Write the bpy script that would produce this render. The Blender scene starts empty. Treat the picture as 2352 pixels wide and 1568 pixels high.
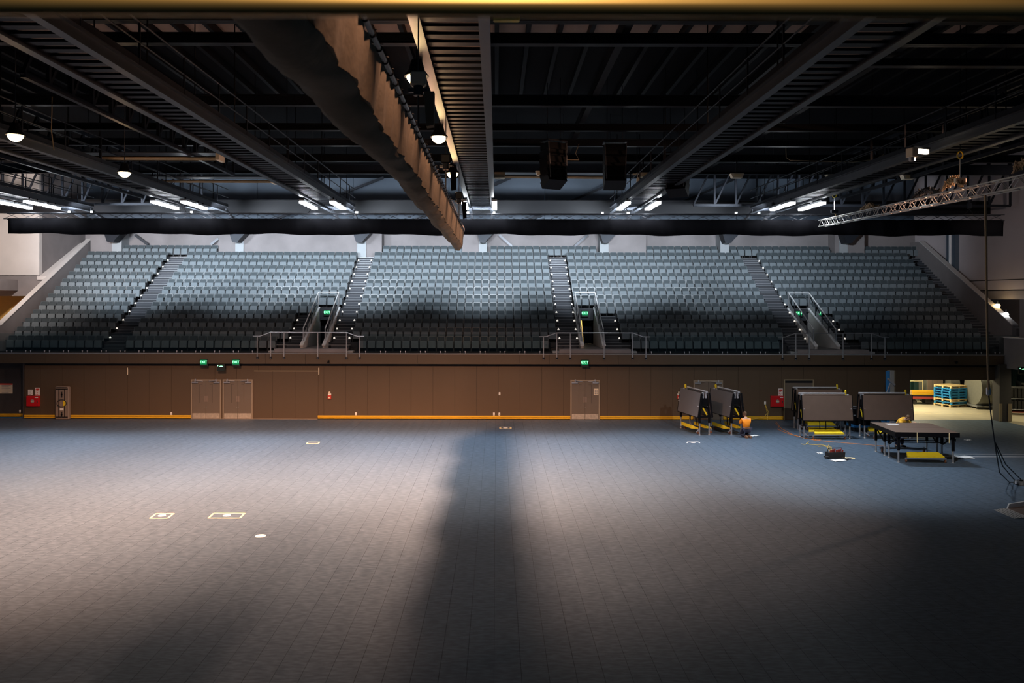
import bpy, bmesh, math, random
from mathutils import Vector, Matrix
random.seed(7)
SC = bpy.context.scene
COL = SC.collection
# ------------------------------------------------------------------ camera, world, lights, exposure
FPX, VX, VY, CZ, ROLL = 1829.0, 1140.0, 688.0, 6.77, 0.0019
cam = bpy.data.cameras.new('camera'); cam.sensor_width = 36.0; cam.lens = FPX / 2352 * 36.0
cam.shift_x = (1176 - VX) / 2352; cam.shift_y = -(784 - VY) / 2352
cam.clip_start = 0.05; cam.clip_end = 300
cam.dof.use_dof = True; cam.dof.focus_distance = 38.0; cam.dof.aperture_fstop = 2.0
camo = bpy.data.objects.new('camera', cam); COL.objects.link(camo)
camo.location = (0, 0, CZ); camo.rotation_euler = (math.pi / 2, -ROLL, 0); SC.camera = camo
SC.view_settings.view_transform = 'Standard'; SC.view_settings.look = 'None'
SC.view_settings.exposure = 0.0; SC.view_settings.gamma = 1.0; SC.view_settings.use_curve_mapping = False
SC.cycles.use_denoising = True
SC.cycles.max_bounces = 6; SC.cycles.diffuse_bounces = 3; SC.cycles.glossy_bounces = 3; SC.cycles.transparent_max_bounces = 12
SC.cycles.sample_clamp_indirect = 4.0
w = bpy.data.worlds.new('dark_hall'); SC.world = w; w.use_nodes = True
w.node_tree.nodes['Background'].inputs[0].default_value = (0.24, 0.5, 0.8, 1)
w.node_tree.nodes['Background'].inputs[1].default_value = 0.05

def lamp(kind, loc, aim, energy, col, size=2.6, blend=0.5, radius=0.15, sx=1.0, sy=0.3):
    l = bpy.data.lights.new('lamp_light', kind); l.energy = energy; l.color = col
    if kind == 'SPOT':
        l.spot_size = size; l.spot_blend = blend; l.shadow_soft_size = radius
    elif kind == 'AREA':
        l.shape = 'RECTANGLE'; l.size = sx; l.size_y = sy
    else:
        l.shadow_soft_size = radius
    o = bpy.data.objects.new('lamp_light', l); COL.objects.link(o); o.location = loc
    d = Vector(aim) - Vector(loc); o.rotation_euler = d.to_track_quat('-Z', 'Y').to_euler()
    return o
WARM = (1.0, 0.54, 0.34); COOL = (0.80, 0.90, 1.0); DOCK = (1.0, 0.86, 0.55)
CAT_X = [-23.0, -15.55, -8.5, -0.82, 6.95, 14.75]      # catwalk centre lines
WARM_LAMPS = [(-1.62, 16.1, 400), (-1.6, 22.1, 11000), (-1.57, 28.4, 27000), (-13.27, 21.95, 26000), (-13.27, 28.4, 15000)]
for X, Y, E in WARM_LAMPS:
    lamp('SPOT', (X, Y, 10.92), (X - (0.8 if X < -5 else 0), Y + 3.6, 0), E, WARM, size=2.02, blend=1.0, radius=0.14)
    lamp('POINT', (X - 0.3, Y, 10.9), (0, 0, 0), 45 if X > -5 else 12, WARM, radius=0.12)
for Y in (7.0, 9.4, 11.8, 14.2, 16.6, 19, 21.4, 23.8, 26.2, 28.6):                                  # added unseen spots without fixtures, lighting the drape's right face
    lamp('SPOT', (-0.20, Y, 11.3), (-1.38, Y, 9.1), 420, WARM, size=0.95, blend=0.7, radius=0.08)
lamp('SPOT', (12.7, 25.0, 11.0), (14.0, 34.0, 0), 3600, (0.92, 0.88, 0.86), size=1.5, blend=0.9, radius=0.2)
lamp('SPOT', (23.0, 30.0, 11.6), (30.5, 50.5, 9.0), 1500, (1.0, 0.80, 0.70), size=0.8, blend=0.9, radius=0.2)
lamp('SPOT', (20.0, 26.5, 12.2), (15.0, 27.0, 10.0), 9000, WARM, size=1.4, blend=0.8, radius=0.15)      # unseen warm spot added past the frame to gild the silver truss
# white LED battens under the far catwalk ends, turned to the stand
for X in CAT_X:
    for dx in (-0.72, 0.72):
        lamp('SPOT', (X + dx, 41.3, 11.3), (X + dx + (6.5 if X > 14 and dx > 0 else 0), 56.5, 10.7), 7000 if X < 14 else 5800, COOL, size=1.34, blend=1.0, radius=0.3)
        lamp('SPOT', (X + dx, 39.0, 11.3), (X + dx, 35.0, 0), 3300, COOL, size=1.3, blend=0.9, radius=0.35)
lamp('SPOT', (-26.5, 43.0, 11.0), (-31, 51.3, 10.0), 4200, (1.0, 0.86, 0.78), size=2.2, blend=1.0, radius=0.3)
lamp('SPOT', (0.0, -1.6, 11.6), (0, 1.4, 7.3), 900, (1, 0.78, 0.48), size=0.5, blend=0.8, radius=0.25)   # unseen spot added behind the viewer to brighten the brass rail
lamp('AREA', (25.5, 50.0, 4.6), (25.5, 48.5, 0), 650, DOCK, sx=3.0, sy=2.0)
lamp('AREA', (31.0, 44.0, 2.75), (31.0, 44.0, 0), 60, DOCK, sx=1.5, sy=1.0)
lamp('POINT', (-32.5, 49.0, 6.0), (0, 0, 0), 60, WARM, radius=0.2)

# ------------------------------------------------------------------ pixel helpers (photo pixel + distance -> place in the hall)
def P(x, y, Y):
    dx, dy = x - VX, y - VY
    return Vector(((dx + dy * ROLL) * Y / FPX, Y, CZ - (dy - dx * ROLL) * Y / FPX))
def PX(x, Y, y=700): return P(x, y, Y).x
def PZ(x, y, Y): return P(x, y, Y).z
def FL(x, y):
    dx, dy = x - VX, y - VY
    Y = CZ * FPX / (dy - dx * ROLL)
    return Vector(((dx + dy * ROLL) * Y / FPX, Y, 0))

# ------------------------------------------------------------------ materials
MATS = {}
def mat(name, rgb, rough=0.55, metal=0.0, var=0.12, scale=6.0, bump=0.0, bscale=60.0, emit=None, es=0.0, spec=0.5, detail=3.0):
    if name in MATS: return MATS[name]
    m = bpy.data.materials.new(name); m.use_nodes = True; MATS[name] = m
    nt = m.node_tree; b = nt.nodes['Principled BSDF']
    b.inputs['Base Color'].default_value = (*rgb, 1); b.inputs['Roughness'].default_value = rough
    b.inputs['Metallic'].default_value = metal; b.inputs['Specular IOR Level'].default_value = spec
    tc = nt.nodes.new('ShaderNodeTexCoord')
    if var > 0:
        n = nt.nodes.new('ShaderNodeTexNoise'); n.inputs['Scale'].default_value = scale; n.inputs['Detail'].default_value = detail
        nt.links.new(tc.outputs['Object'], n.inputs['Vector'])
        r = nt.nodes.new('ShaderNodeMix'); r.data_type = 'RGBA'
        r.inputs[6].default_value = (*[max(0, c * (1 - var)) for c in rgb], 1)
        r.inputs[7].default_value = (*[min(1, c * (1 + var)) for c in rgb], 1)
        nt.links.new(n.outputs['Fac'], r.inputs[0]); nt.links.new(r.outputs[2], b.inputs['Base Color'])
    if bump > 0:
        n2 = nt.nodes.new('ShaderNodeTexNoise'); n2.inputs['Scale'].default_value = bscale; n2.inputs['Detail'].default_value = 2
        nt.links.new(tc.outputs['Object'], n2.inputs['Vector'])
        bp = nt.nodes.new('ShaderNodeBump'); bp.inputs['Strength'].default_value = bump; bp.inputs['Distance'].default_value = 0.02
        nt.links.new(n2.outputs['Fac'], bp.inputs['Height']); nt.links.new(bp.outputs['Normal'], b.inputs['Normal'])
    if emit:
        b.inputs['Emission Color'].default_value = (*emit, 1); b.inputs['Emission Strength'].default_value = es
    return m
def glass(name):
    m = bpy.data.materials.new(name); m.use_nodes = True; MATS[name] = m; nt = m.node_tree
    out = nt.nodes['Material Output']; nt.nodes.remove(nt.nodes['Principled BSDF'])
    t = nt.nodes.new('ShaderNodeBsdfTransparent'); t.inputs[0].default_value = (0.86, 0.92, 0.92, 1)
    g = nt.nodes.new('ShaderNodeBsdfGlossy'); g.inputs['Roughness'].default_value = 0.02
    f = nt.nodes.new('ShaderNodeFresnel'); f.inputs[0].default_value = 1.45
    x = nt.nodes.new('ShaderNodeMixShader')
    nt.links.new(f.outputs[0], x.inputs[0]); nt.links.new(t.outputs[0], x.inputs[1]); nt.links.new(g.outputs[0], x.inputs[2])
    nt.links.new(x.outputs[0], out.inputs[0]); return m
def floor_mat():
    m = bpy.data.materials.new('woven_vinyl_floor'); m.use_nodes = True; MATS['floor'] = m; nt = m.node_tree
    b = nt.nodes['Principled BSDF']; L = nt.links.new
    tc = nt.nodes.new('ShaderNodeTexCoord')
    def noise(sx, sy, det=2.0):
        mp = nt.nodes.new('ShaderNodeMapping'); mp.inputs['Scale'].default_value = (sx, sy, 1)
        n = nt.nodes.new('ShaderNodeTexNoise'); n.inputs['Scale'].default_value = 1.0; n.inputs['Detail'].default_value = det
        L(tc.outputs['Object'], mp.inputs[0]); L(mp.outputs[0], n.inputs[0]); return n
    fleck = noise(4.2, 13.0, 3.0); wide = noise(0.25, 0.3, 2.0)
    r = nt.nodes.new('ShaderNodeValToRGB'); r.color_ramp.elements[0].position = 0.38; r.color_ramp.elements[1].position = 0.66
    r.color_ramp.elements[0].color = (0.056, 0.085, 0.122, 1); r.color_ramp.elements[1].color = (0.097, 0.139, 0.192, 1)
    L(fleck.outputs['Fac'], r.inputs[0])
    mx = nt.nodes.new('ShaderNodeMix'); mx.data_type = 'RGBA'; mx.blend_type = 'MULTIPLY'; mx.inputs[0].default_value = 1.0
    r2 = nt.nodes.new('ShaderNodeValToRGB'); r2.color_ramp.elements[0].color = (0.86, 0.86, 0.88, 1); r2.color_ramp.elements[1].color = (1.1, 1.1, 1.1, 1)
    L(wide.outputs['Fac'], r2.inputs[0]); L(r.outputs[0], mx.inputs[6]); L(r2.outputs[0], mx.inputs[7]); L(mx.outputs[2], b.inputs['Base Color'])
    b.inputs['Roughness'].default_value = 0.5; b.inputs['Specular IOR Level'].default_value = 0.25
    bp = nt.nodes.new('ShaderNodeBump'); bp.inputs['Strength'].default_value = 0.35; bp.inputs['Distance'].default_value = 0.01
    L(fleck.outputs['Fac'], bp.inputs['Height']); L(bp.outputs['Normal'], b.inputs['Normal'])
    return m
M_FLOOR = floor_mat()
M_GLASS = glass('clear_glass')
mat('wall_brown', (0.090, 0.058, 0.032), 0.62, var=0.08, scale=0.7)
mat('wall_dark', (0.05, 0.046, 0.046), 0.7)
mat('fascia', (0.082, 0.054, 0.031), 0.6, var=0.08, scale=0.8)
mat('gap_black', (0.008, 0.008, 0.01), 0.8, var=0)
mat('concrete', (0.185, 0.166, 0.168), 0.8, var=0.22, scale=1.2, bump=0.15, bscale=14, detail=6)
mat('concrete_pale', (0.50, 0.47, 0.46), 0.8, var=0.14, scale=1.0, detail=6)
mat('plaster_dim', (0.42, 0.37, 0.38), 0.8, var=0.12, scale=0.6)
mat('column_paint', (0.27, 0.285, 0.30), 0.7, var=0.08, scale=2)
mat('ochre_wall', (0.55, 0.33, 0.09), 0.75, var=0.1)
mat('navy_sheet', (0.055, 0.075, 0.105), 0.6, var=0.2, scale=0.6)
mat('roof_shaded', (0.0025, 0.0027, 0.004), 0.8, var=0.2, scale=1, spec=0.12)  # same roof as the brown stretch, its shade put into the colour
mat('roof_brown', (0.34, 0.24, 0.19), 0.75, var=0.15, scale=1)
mat('steel_dark', (0.020, 0.022, 0.028), 0.42, var=0.2, scale=3, metal=0.2, spec=0.12)
mat('steel_mid', (0.055, 0.058, 0.068), 0.38, var=0.15, scale=3, metal=0.35)
mat('steel_black', (0.007, 0.007, 0.0085), 0.5, var=0, spec=0.12)
mat('alu', (0.62, 0.62, 0.64), 0.32, metal=0.85, var=0.06)
mat('alu_dull', (0.42, 0.43, 0.45), 0.45, metal=0.6, var=0.1)
mat('truss_alu', (0.50, 0.49, 0.47), 0.4, metal=0.25, var=0.06)
mat('chrome', (0.72, 0.73, 0.78), 0.25, metal=0.5, var=0)
mat('white_metal', (0.75, 0.75, 0.76), 0.4, var=0.05)
mat('drape_black', (0.007, 0.007, 0.009), 0.85, var=0.2, scale=2, bump=0.3, bscale=3, spec=0.05)
mat('drape_tan', (0.19, 0.15, 0.105), 0.9, var=0.25, scale=4, bump=0.4, bscale=9)
mat('seat_fabric', (0.122, 0.144, 0.160), 0.75, var=0.12, scale=9)
mat('seat_shell', (0.058, 0.071, 0.080), 0.4, var=0.06)
mat('seat_back_pad', (0.030, 0.041, 0.048), 0.75, var=0.12, scale=9)
mat('seat_frame', (0.018, 0.02, 0.024), 0.5, var=0)
mat('step_grey', (0.036, 0.04, 0.05), 0.7, var=0.12, scale=2)
mat('tier_dark', (0.022, 0.024, 0.030), 0.75, var=0.15)
mat('nosing', (0.20, 0.205, 0.22), 0.45, metal=0.3, var=0)
mat('step_lamp', (0.9, 0.9, 0.88), 0.4, emit=(1.0, 0.93, 0.82), es=0.8, var=0)
mat('yellow_paint', (0.78, 0.44, 0.02), 0.45, var=0.08, scale=2)
mat('yellow_safety', (0.86, 0.62, 0.02), 0.4, var=0.06)
mat('door_paint', (0.145, 0.115, 0.088), 0.5, var=0.06, scale=2)
mat('door_frame', (0.36, 0.29, 0.21), 0.4, var=0.05, metal=0.3)
mat('brushed_steel', (0.60, 0.52, 0.42), 0.4, metal=0.5, var=0.35, scale=9)
mat('push_plate', (0.26, 0.20, 0.16), 0.4, metal=0.4, var=0.05)
mat('line_dark', (0.04, 0.033, 0.028), 0.6, var=0)
mat('red_paint', (0.55, 0.008, 0.012), 0.4, var=0.05)
mat('sign_white', (0.86, 0.84, 0.80), 0.6, var=0.03)
mat('sign_cream', (0.78, 0.66, 0.48), 0.6, var=0.05)
mat('sign_red', (0.6, 0.05, 0.03), 0.6, var=0)
mat('print_grey', (0.3, 0.29, 0.27), 0.7, var=0)
mat('switch_white', (0.85, 0.83, 0.78), 0.4, var=0)
mat('exit_box', (0.012, 0.02, 0.016), 0.4, var=0)
mat('exit_panel', (0.0, 0.12, 0.04), 0.4, var=0, emit=(0.0, 0.30, 0.10), es=0.7)
mat('exit_letters', (0.3, 0.9, 0.5), 0.4, var=0, emit=(0.30, 1.0, 0.50), es=2.2)
mat('led_white', (1, 1, 1), 0.4, var=0, emit=(0.90, 0.95, 1.0), es=26)
mat('lamp_warm', (1, 0.9, 0.7), 0.4, var=0, emit=(1.0, 0.70, 0.32), es=40)
mat('lamp_soft', (1, 0.9, 0.8), 0.4, var=0, emit=(1.0, 0.86, 0.66), es=5)
mat('brass', (0.66, 0.42, 0.15), 0.38, metal=0.75, var=0.05)
mat('deck_brown', (0.15, 0.098, 0.074), 0.5, var=0.15, scale=3)
mat('panel_slate', (0.145, 0.14, 0.145), 0.5, var=0.08, scale=2)
mat('tape_yellow', (0.85, 0.70, 0.38), 0.6, var=0.05)
mat('tape_white', (0.86, 0.86, 0.86), 0.6, var=0.03)
mat('paper', (0.85, 0.85, 0.85), 0.7, var=0.03)
mat('orange_cloth', (0.95, 0.30, 0.01), 0.8, var=0.08, scale=8)
mat('yellow_cloth', (0.92, 0.48, 0.03), 0.8, var=0.08, scale=8)
mat('navy_cloth', (0.018, 0.024, 0.055), 0.85, var=0.2, scale=8)
mat('skin', (0.55, 0.33, 0.23), 0.55, var=0.05)
mat('hair_brown', (0.11, 0.055, 0.024), 0.6, var=0.3, scale=30)
mat('boot_brown', (0.20, 0.11, 0.06), 0.6, var=0.2, scale=12)
mat('rubber', (0.02, 0.02, 0.022), 0.7, var=0)
mat('caster_red', (0.25, 0.10, 0.05), 0.5, var=0)
mat('cable_black', (0.015, 0.015, 0.017), 0.5, var=0)
mat('cable_orange', (0.75, 0.25, 0.05), 0.5, var=0)
mat('cable_yellow', (0.85, 0.6, 0.1), 0.5, var=0)
mat('rope', (0.36, 0.26, 0.15), 0.8, var=0.2, scale=20)
mat('bag_red', (0.33, 0.04, 0.03), 0.6, var=0.3, scale=20)
mat('pallet_blue', (0.02, 0.27, 0.62), 0.7, var=0.2, scale=6)
mat('pallet_wood', (0.78, 0.60, 0.30), 0.75, var=0.2, scale=6)
mat('dock_concrete', (0.50, 0.45, 0.33), 0.45, var=0.22, scale=1.4, detail=6)
mat('dock_green', (0.018, 0.06, 0.058), 0.6, var=0.15)
mat('reel_grey', (0.20, 0.20, 0.175), 0.5, var=0.15, scale=8)
mat('reel_wrap', (0.30, 0.50, 0.72), 0.25, var=0.3, scale=14)
mat('lift_blue', (0.03, 0.20, 0.50), 0.45, var=0.05)
mat('case_grey', (0.26, 0.20, 0.16), 0.5, var=0.1)
mat('trim_brown', (0.30, 0.24, 0.15), 0.5, var=0.1)
mat('cream_wall', (0.78, 0.62, 0.30), 0.7, var=0.05, emit=None)

# ------------------------------------------------------------------ mesh helpers
class MB:
    def __init__(s): s.v, s.f, s.mi, s.cur = [], [], [], 0
    def add(s, vs, fs):
        n = len(s.v); s.v += [tuple(v) for v in vs]
        for f in fs: s.f.append(tuple(i + n for i in f)); s.mi.append(s.cur)
        return s
    def box(s, x0, x1, y0, y1, z0, z1):
        vs = [(x, y, z) for x in (x0, x1) for y in (y0, y1) for z in (z0, z1)]
        return s.add(vs, [(0, 1, 3, 2), (4, 6, 7, 5), (0, 4, 5, 1), (2, 3, 7, 6), (0, 2, 6, 4), (1, 5, 7, 3)])
    def cbox(s, x0, x1, y0, y1, z0, z1, c=0.01):
        """box with its four upright edges and its rims cut"""
        pts = [(x0 + c, y0), (x1 - c, y0), (x1, y0 + c), (x1, y1 - c), (x1 - c, y1), (x0 + c, y1), (x0, y1 - c), (x0, y0 + c)]
        mx, my = (x0 + x1) / 2, (y0 + y1) / 2
        inn = [(mx + (x - mx) * (1 - 2 * c / max(x1 - x0, 1e-6)), my + (y - my) * (1 - 2 * c / max(y1 - y0, 1e-6))) for x, y in pts]
        vs = [(x, y, z0) for x, y in inn] + [(x, y, z0 + c) for x, y in pts] + [(x, y, z1 - c) for x, y in pts] + [(x, y, z1) for x, y in inn]
        fs = [tuple(range(7, -1, -1)), tuple(range(24, 32))]
        for k in range(3):
            for i in range(8): j = (i + 1) % 8; fs.append((k * 8 + i, k * 8 + j, k * 8 + 8 + j, k * 8 + 8 + i))
        return s.add(vs, fs)
    def bar(s, p, q, w, h, up=(0, 0, 1)):
        p, q = Vector(p), Vector(q); d = (q - p).normalized(); u = Vector(up)
        if abs(d.dot(u)) > 0.98: u = Vector((0, 1, 0))
        r = d.cross(u).normalized(); u = r.cross(d).normalized()
        vs = [a + r * (sx * w / 2) + u * (sz * h / 2) for a in (p, q) for sx, sz in ((-1, -1), (1, -1), (1, 1), (-1, 1))]
        return s.add(vs, [(3, 2, 1, 0), (4, 5, 6, 7), (0, 1, 5, 4), (1, 2, 6, 5), (2, 3, 7, 6), (3, 0, 4, 7)])
    def tube(s, pts, r, n=8, closed=False):
        pts = [Vector(p) for p in pts]; rings = []; m = len(pts); prev = None
        for i, p in enumerate(pts):
            a = pts[(i - 1) % m] if (closed or i > 0) else p; b = pts[(i + 1) % m] if (closed or i < m - 1) else p
            d = (b - a).normalized()
            if prev is None:
                u = Vector((0, 0, 1)) if abs(d.z) < 0.9 else Vector((0, 1, 0))
            else: u = prev
            x = d.cross(u); x = x.normalized() if x.length > 1e-6 else Vector((1, 0, 0)); u = x.cross(d).normalized(); prev = u
            rr = r[i] if isinstance(r, (list, tuple)) else r
            rings.append([p + (x * math.cos(2 * math.pi * k / n) + u * math.sin(2 * math.pi * k / n)) * rr for k in range(n)])
        fs = []
        for i in range(m if closed else m - 1):
            j = (i + 1) % m
            for k in range(n): l = (k + 1) % n; fs.append((i * n + k, i * n + l, j * n + l, j * n + k))
        if not closed: fs += [tuple(range(n - 1, -1, -1)), tuple(range((m - 1) * n, m * n))]
        return s.add([v for g in rings for v in g], fs)
    def prism(s, poly, a, b, axis='y'):
        n = len(poly)
        def mk(u, v, t): return {'x': (t, u, v), 'y': (u, t, v), 'z': (u, v, t)}[axis]
        vs = [mk(u, v, a) for u, v in poly] + [mk(u, v, b) for u, v in poly]
        fs = [tuple(range(n)), tuple(range(2 * n - 1, n - 1, -1))]
        for i in range(n): j = (i + 1) % n; fs.append((i, i + n, j + n, j))
        return s.add(vs, fs)
    def lathe(s, prof, n=16, c=(0, 0, 0), axis='z'):
        vs = []
        for r, t in prof:
            for k in range(n):
                a = 2 * math.pi * k / n; x, y = r * math.cos(a), r * math.sin(a)
                o = {'z': (x, y, t), 'x': (t, x, y), 'y': (x, t, y)}[axis]
                vs.append((c[0] + o[0], c[1] + o[1], c[2] + o[2]))
        m = len(prof); fs = []
        for i in range(m - 1):
            for k in range(n): l = (k + 1) % n; fs.append((i * n + k, i * n + l, (i + 1) * n + l, (i + 1) * n + k))
        fs += [tuple(range(n - 1, -1, -1)), tuple(range((m - 1) * n, m * n))]
        return s.add(vs, fs)
    def cyl(s, c, r, h, n=16, axis='z'): return s.lathe([(r, 0), (r, h)], n, c, axis)
    def mesh(s, name, mats, smooth=False):
        me = bpy.data.meshes.new(name); me.from_pydata(s.v, [], s.f)
        for m in (mats if isinstance(mats, (list, tuple)) else [mats]): me.materials.append(MATS[m] if isinstance(m, str) else m)
        if len(me.materials) > 1: me.polygons.foreach_set('material_index', s.mi)
        bm = bmesh.new(); bm.from_mesh(me); bmesh.ops.recalc_face_normals(bm, faces=bm.faces); bm.to_mesh(me); bm.free()
        if smooth:
            me.polygons.foreach_set('use_smooth', [True] * len(me.polygons)); me.set_sharp_from_angle(angle=0.7)
        return me
def link(name, me, parent=None, loc=(0, 0, 0), rz=0.0):
    o = bpy.data.objects.new(name, me); COL.objects.link(o); o.location = loc; o.rotation_euler = (0, 0, rz)
    if parent is not None: o.parent = parent
    return o
def build(mb, name, mats, parent=None, smooth=False, world=False):
    if world and parent is not None:
        R = Matrix.Rotation(-parent.rotation_euler.z, 3, 'Z'); L = parent.location
        mb.v = [tuple(R @ (Vector(v) - L)) for v in mb.v]
    return link(name, mb.mesh(name, mats, smooth), parent)
def tag(o, label=None, cat=None, group=None, kind=None):
    if label: o['label'] = label
    if cat: o['category'] = cat
    if group: o['group'] = group
    if kind: o['kind'] = kind
    return o
def thing(name, label, cat, loc=(0, 0, 0), rz=0.0, group=None):
    o = bpy.data.objects.new(name, None); COL.objects.link(o); o.location = loc; o.rotation_euler = (0, 0, rz); o.empty_display_size = 0.1
    return tag(o, label, cat, group)
def struct(mb, name, mats, parent=None, world=True, label=None, smooth=False):
    o = build(mb, name, mats, parent, smooth=smooth)
    if parent is None: o['kind'] = 'structure'
    if label: o['label'] = label
    return o
def sroot(name, label=None):
    o = bpy.data.objects.new(name, None); COL.objects.link(o); o['kind'] = 'structure'
    if label: o['label'] = label
    return o
def copy_tree(o, parent=None):
    c = o.copy(); COL.objects.link(c)
    if parent is not None: c.parent = parent
    for ch in list(o.children): copy_tree(ch, c)
    return c
ORD = ['zeroth', 'first', 'second', 'third', 'fourth', 'fifth', 'sixth', 'seventh', 'eighth', 'ninth', 'tenth', 'eleventh', 'twelfth', 'thirteenth',
       'fourteenth', 'fifteenth', 'sixteenth', 'seventeenth', 'eighteenth', 'nineteenth', 'twentieth', 'twenty-first', 'twenty-second', 'twenty-third', 'twenty-fourth']
def text_mesh(s, size, matname, depth=0.004):
    cu = bpy.data.curves.new('lettering', 'FONT'); cu.body = s; cu.size = size; cu.align_x = 'CENTER'; cu.align_y = 'CENTER'; cu.extrude = depth
    o = bpy.data.objects.new('lettering', cu); COL.objects.link(o)
    bpy.context.view_layer.update()
    me = bpy.data.meshes.new_from_object(o.evaluated_get(bpy.context.evaluated_depsgraph_get()))
    bpy.data.objects.remove(o); bpy.data.curves.remove(cu)
    me.transform(Matrix.Rotation(math.pi / 2, 4, 'X'))
    me.materials.clear(); me.materials.append(MATS[matname]); return me
# ------------------------------------------------------------------ floor
WY = 45.0
fl = struct(MB().box(-34, 28.6, -8, 45.3, -0.30, -0.012), 'floor', 'gap_black'); fl['label'] = 'hall floor of long grey woven vinyl strips'
PITCH = 0.496; x0 = -0.03 - PITCH * 66
for k in range(132):
    xa = x0 + k * PITCH
    if xa > 28.4: break
    build(MB().box(xa + 0.003, min(xa + PITCH - 0.003, 28.55), -7.9, 45.2, -0.012, 0.0), 'floor_strip', 'floor', fl)
dk = struct(MB().box(22.5, 44, 45.2, 60, -0.3, 0.0).box(28.55, 44, 30, 45.2, -0.3, 0.0), 'floor', 'dock_concrete'); dk['label'] = 'bare concrete floor of the loading dock'
# ------------------------------------------------------------------ lower back wall with its panels
wb = struct(MB().box(-26.7, 23.4, WY + 0.03, WY + 0.25, 0, 3.14).box(23.4, 28.3, WY + 0.03, WY + 0.25, 2.28, 3.14), 'wall_back', 'gap_black')
wb['label'] = 'brown panelled wall under the seating stand'
JX = -18.36; PW = 1.232
k = -7
while JX + k * PW < 23.35:
    a, b = max(JX + k * PW, -26.68), min(JX + (k + 1) * PW, 23.38)
    if b - a > 0.05: build(MB().box(a + 0.005, b - 0.005, WY, WY + 0.04, 0.03, 3.0), 'wall_panel', 'wall_brown', wb)
    k += 1
build(MB().box(23.42, 28.28, WY, WY + 0.04, 2.285, 3.0), 'wall_panel', 'wall_brown', wb)
wl = struct(MB().box(-36, -26.7, WY + 0.55, WY + 0.8, 0, 3.14).box(-26.75, -26.66, WY, WY + 0.6, 0, 3.14), 'wall_back', 'wall_dark')
wl['label'] = 'darker recessed end of the wall under the stand'
fa = struct(MB().box(-31, 28.7, 44.80, 45.05, 3.14, 3.70), 'balcony_fascia', 'wall_dark'); fa['label'] = 'brown fascia along the front of the seating stand'
fx = [PX(v, 44.8) for v in (-60, 105, 252, 332, 610, 702, 820, 960, 1110, 1193, 1262, 1420, 1628, 1800, 1985, 2180, 2305)]
for a, b in zip(fx, fx[1:]): build(MB().box(a + 0.006, b - 0.006, 44.755, 44.81, 3.145, 3.70), 'fascia_panel', 'fascia', fa)
build(MB().box(-31, 28.7, 44.74, 44.84, 3.70, 3.735), 'edge_strip', 'alu_dull', fa)
# baseboard: two yellow bumper rails, run by run
for n, (xa, xb, yy) in enumerate([(-80, 55, WY + 0.52), (56, 127, WY), (158, 440, WY), (730, 1310, WY), (1377, 1592, WY), (1661, 1799, WY)]):
    t = sroot('baseboard_back', 'yellow double bumper rail along the foot of the wall')
    a, b = PX(xa, WY, 960), PX(xb, WY, 960)
    build(MB().cbox(a, b, yy - 0.05, yy, 0.125, 0.215, 0.012), 'bumper_rail', 'yellow_paint', t)
    build(MB().cbox(a, b, yy - 0.04, yy, 0.035, 0.115, 0.012), 'bumper_rail', 'yellow_paint', t)
t = struct(MB().box(PX(440, WY), PX(730, WY), WY - 0.03, WY, 0.0, 0.025), 'trim_1', 'door_frame'); t['label'] = 'thin brass threshold strip at the doors'

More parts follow.
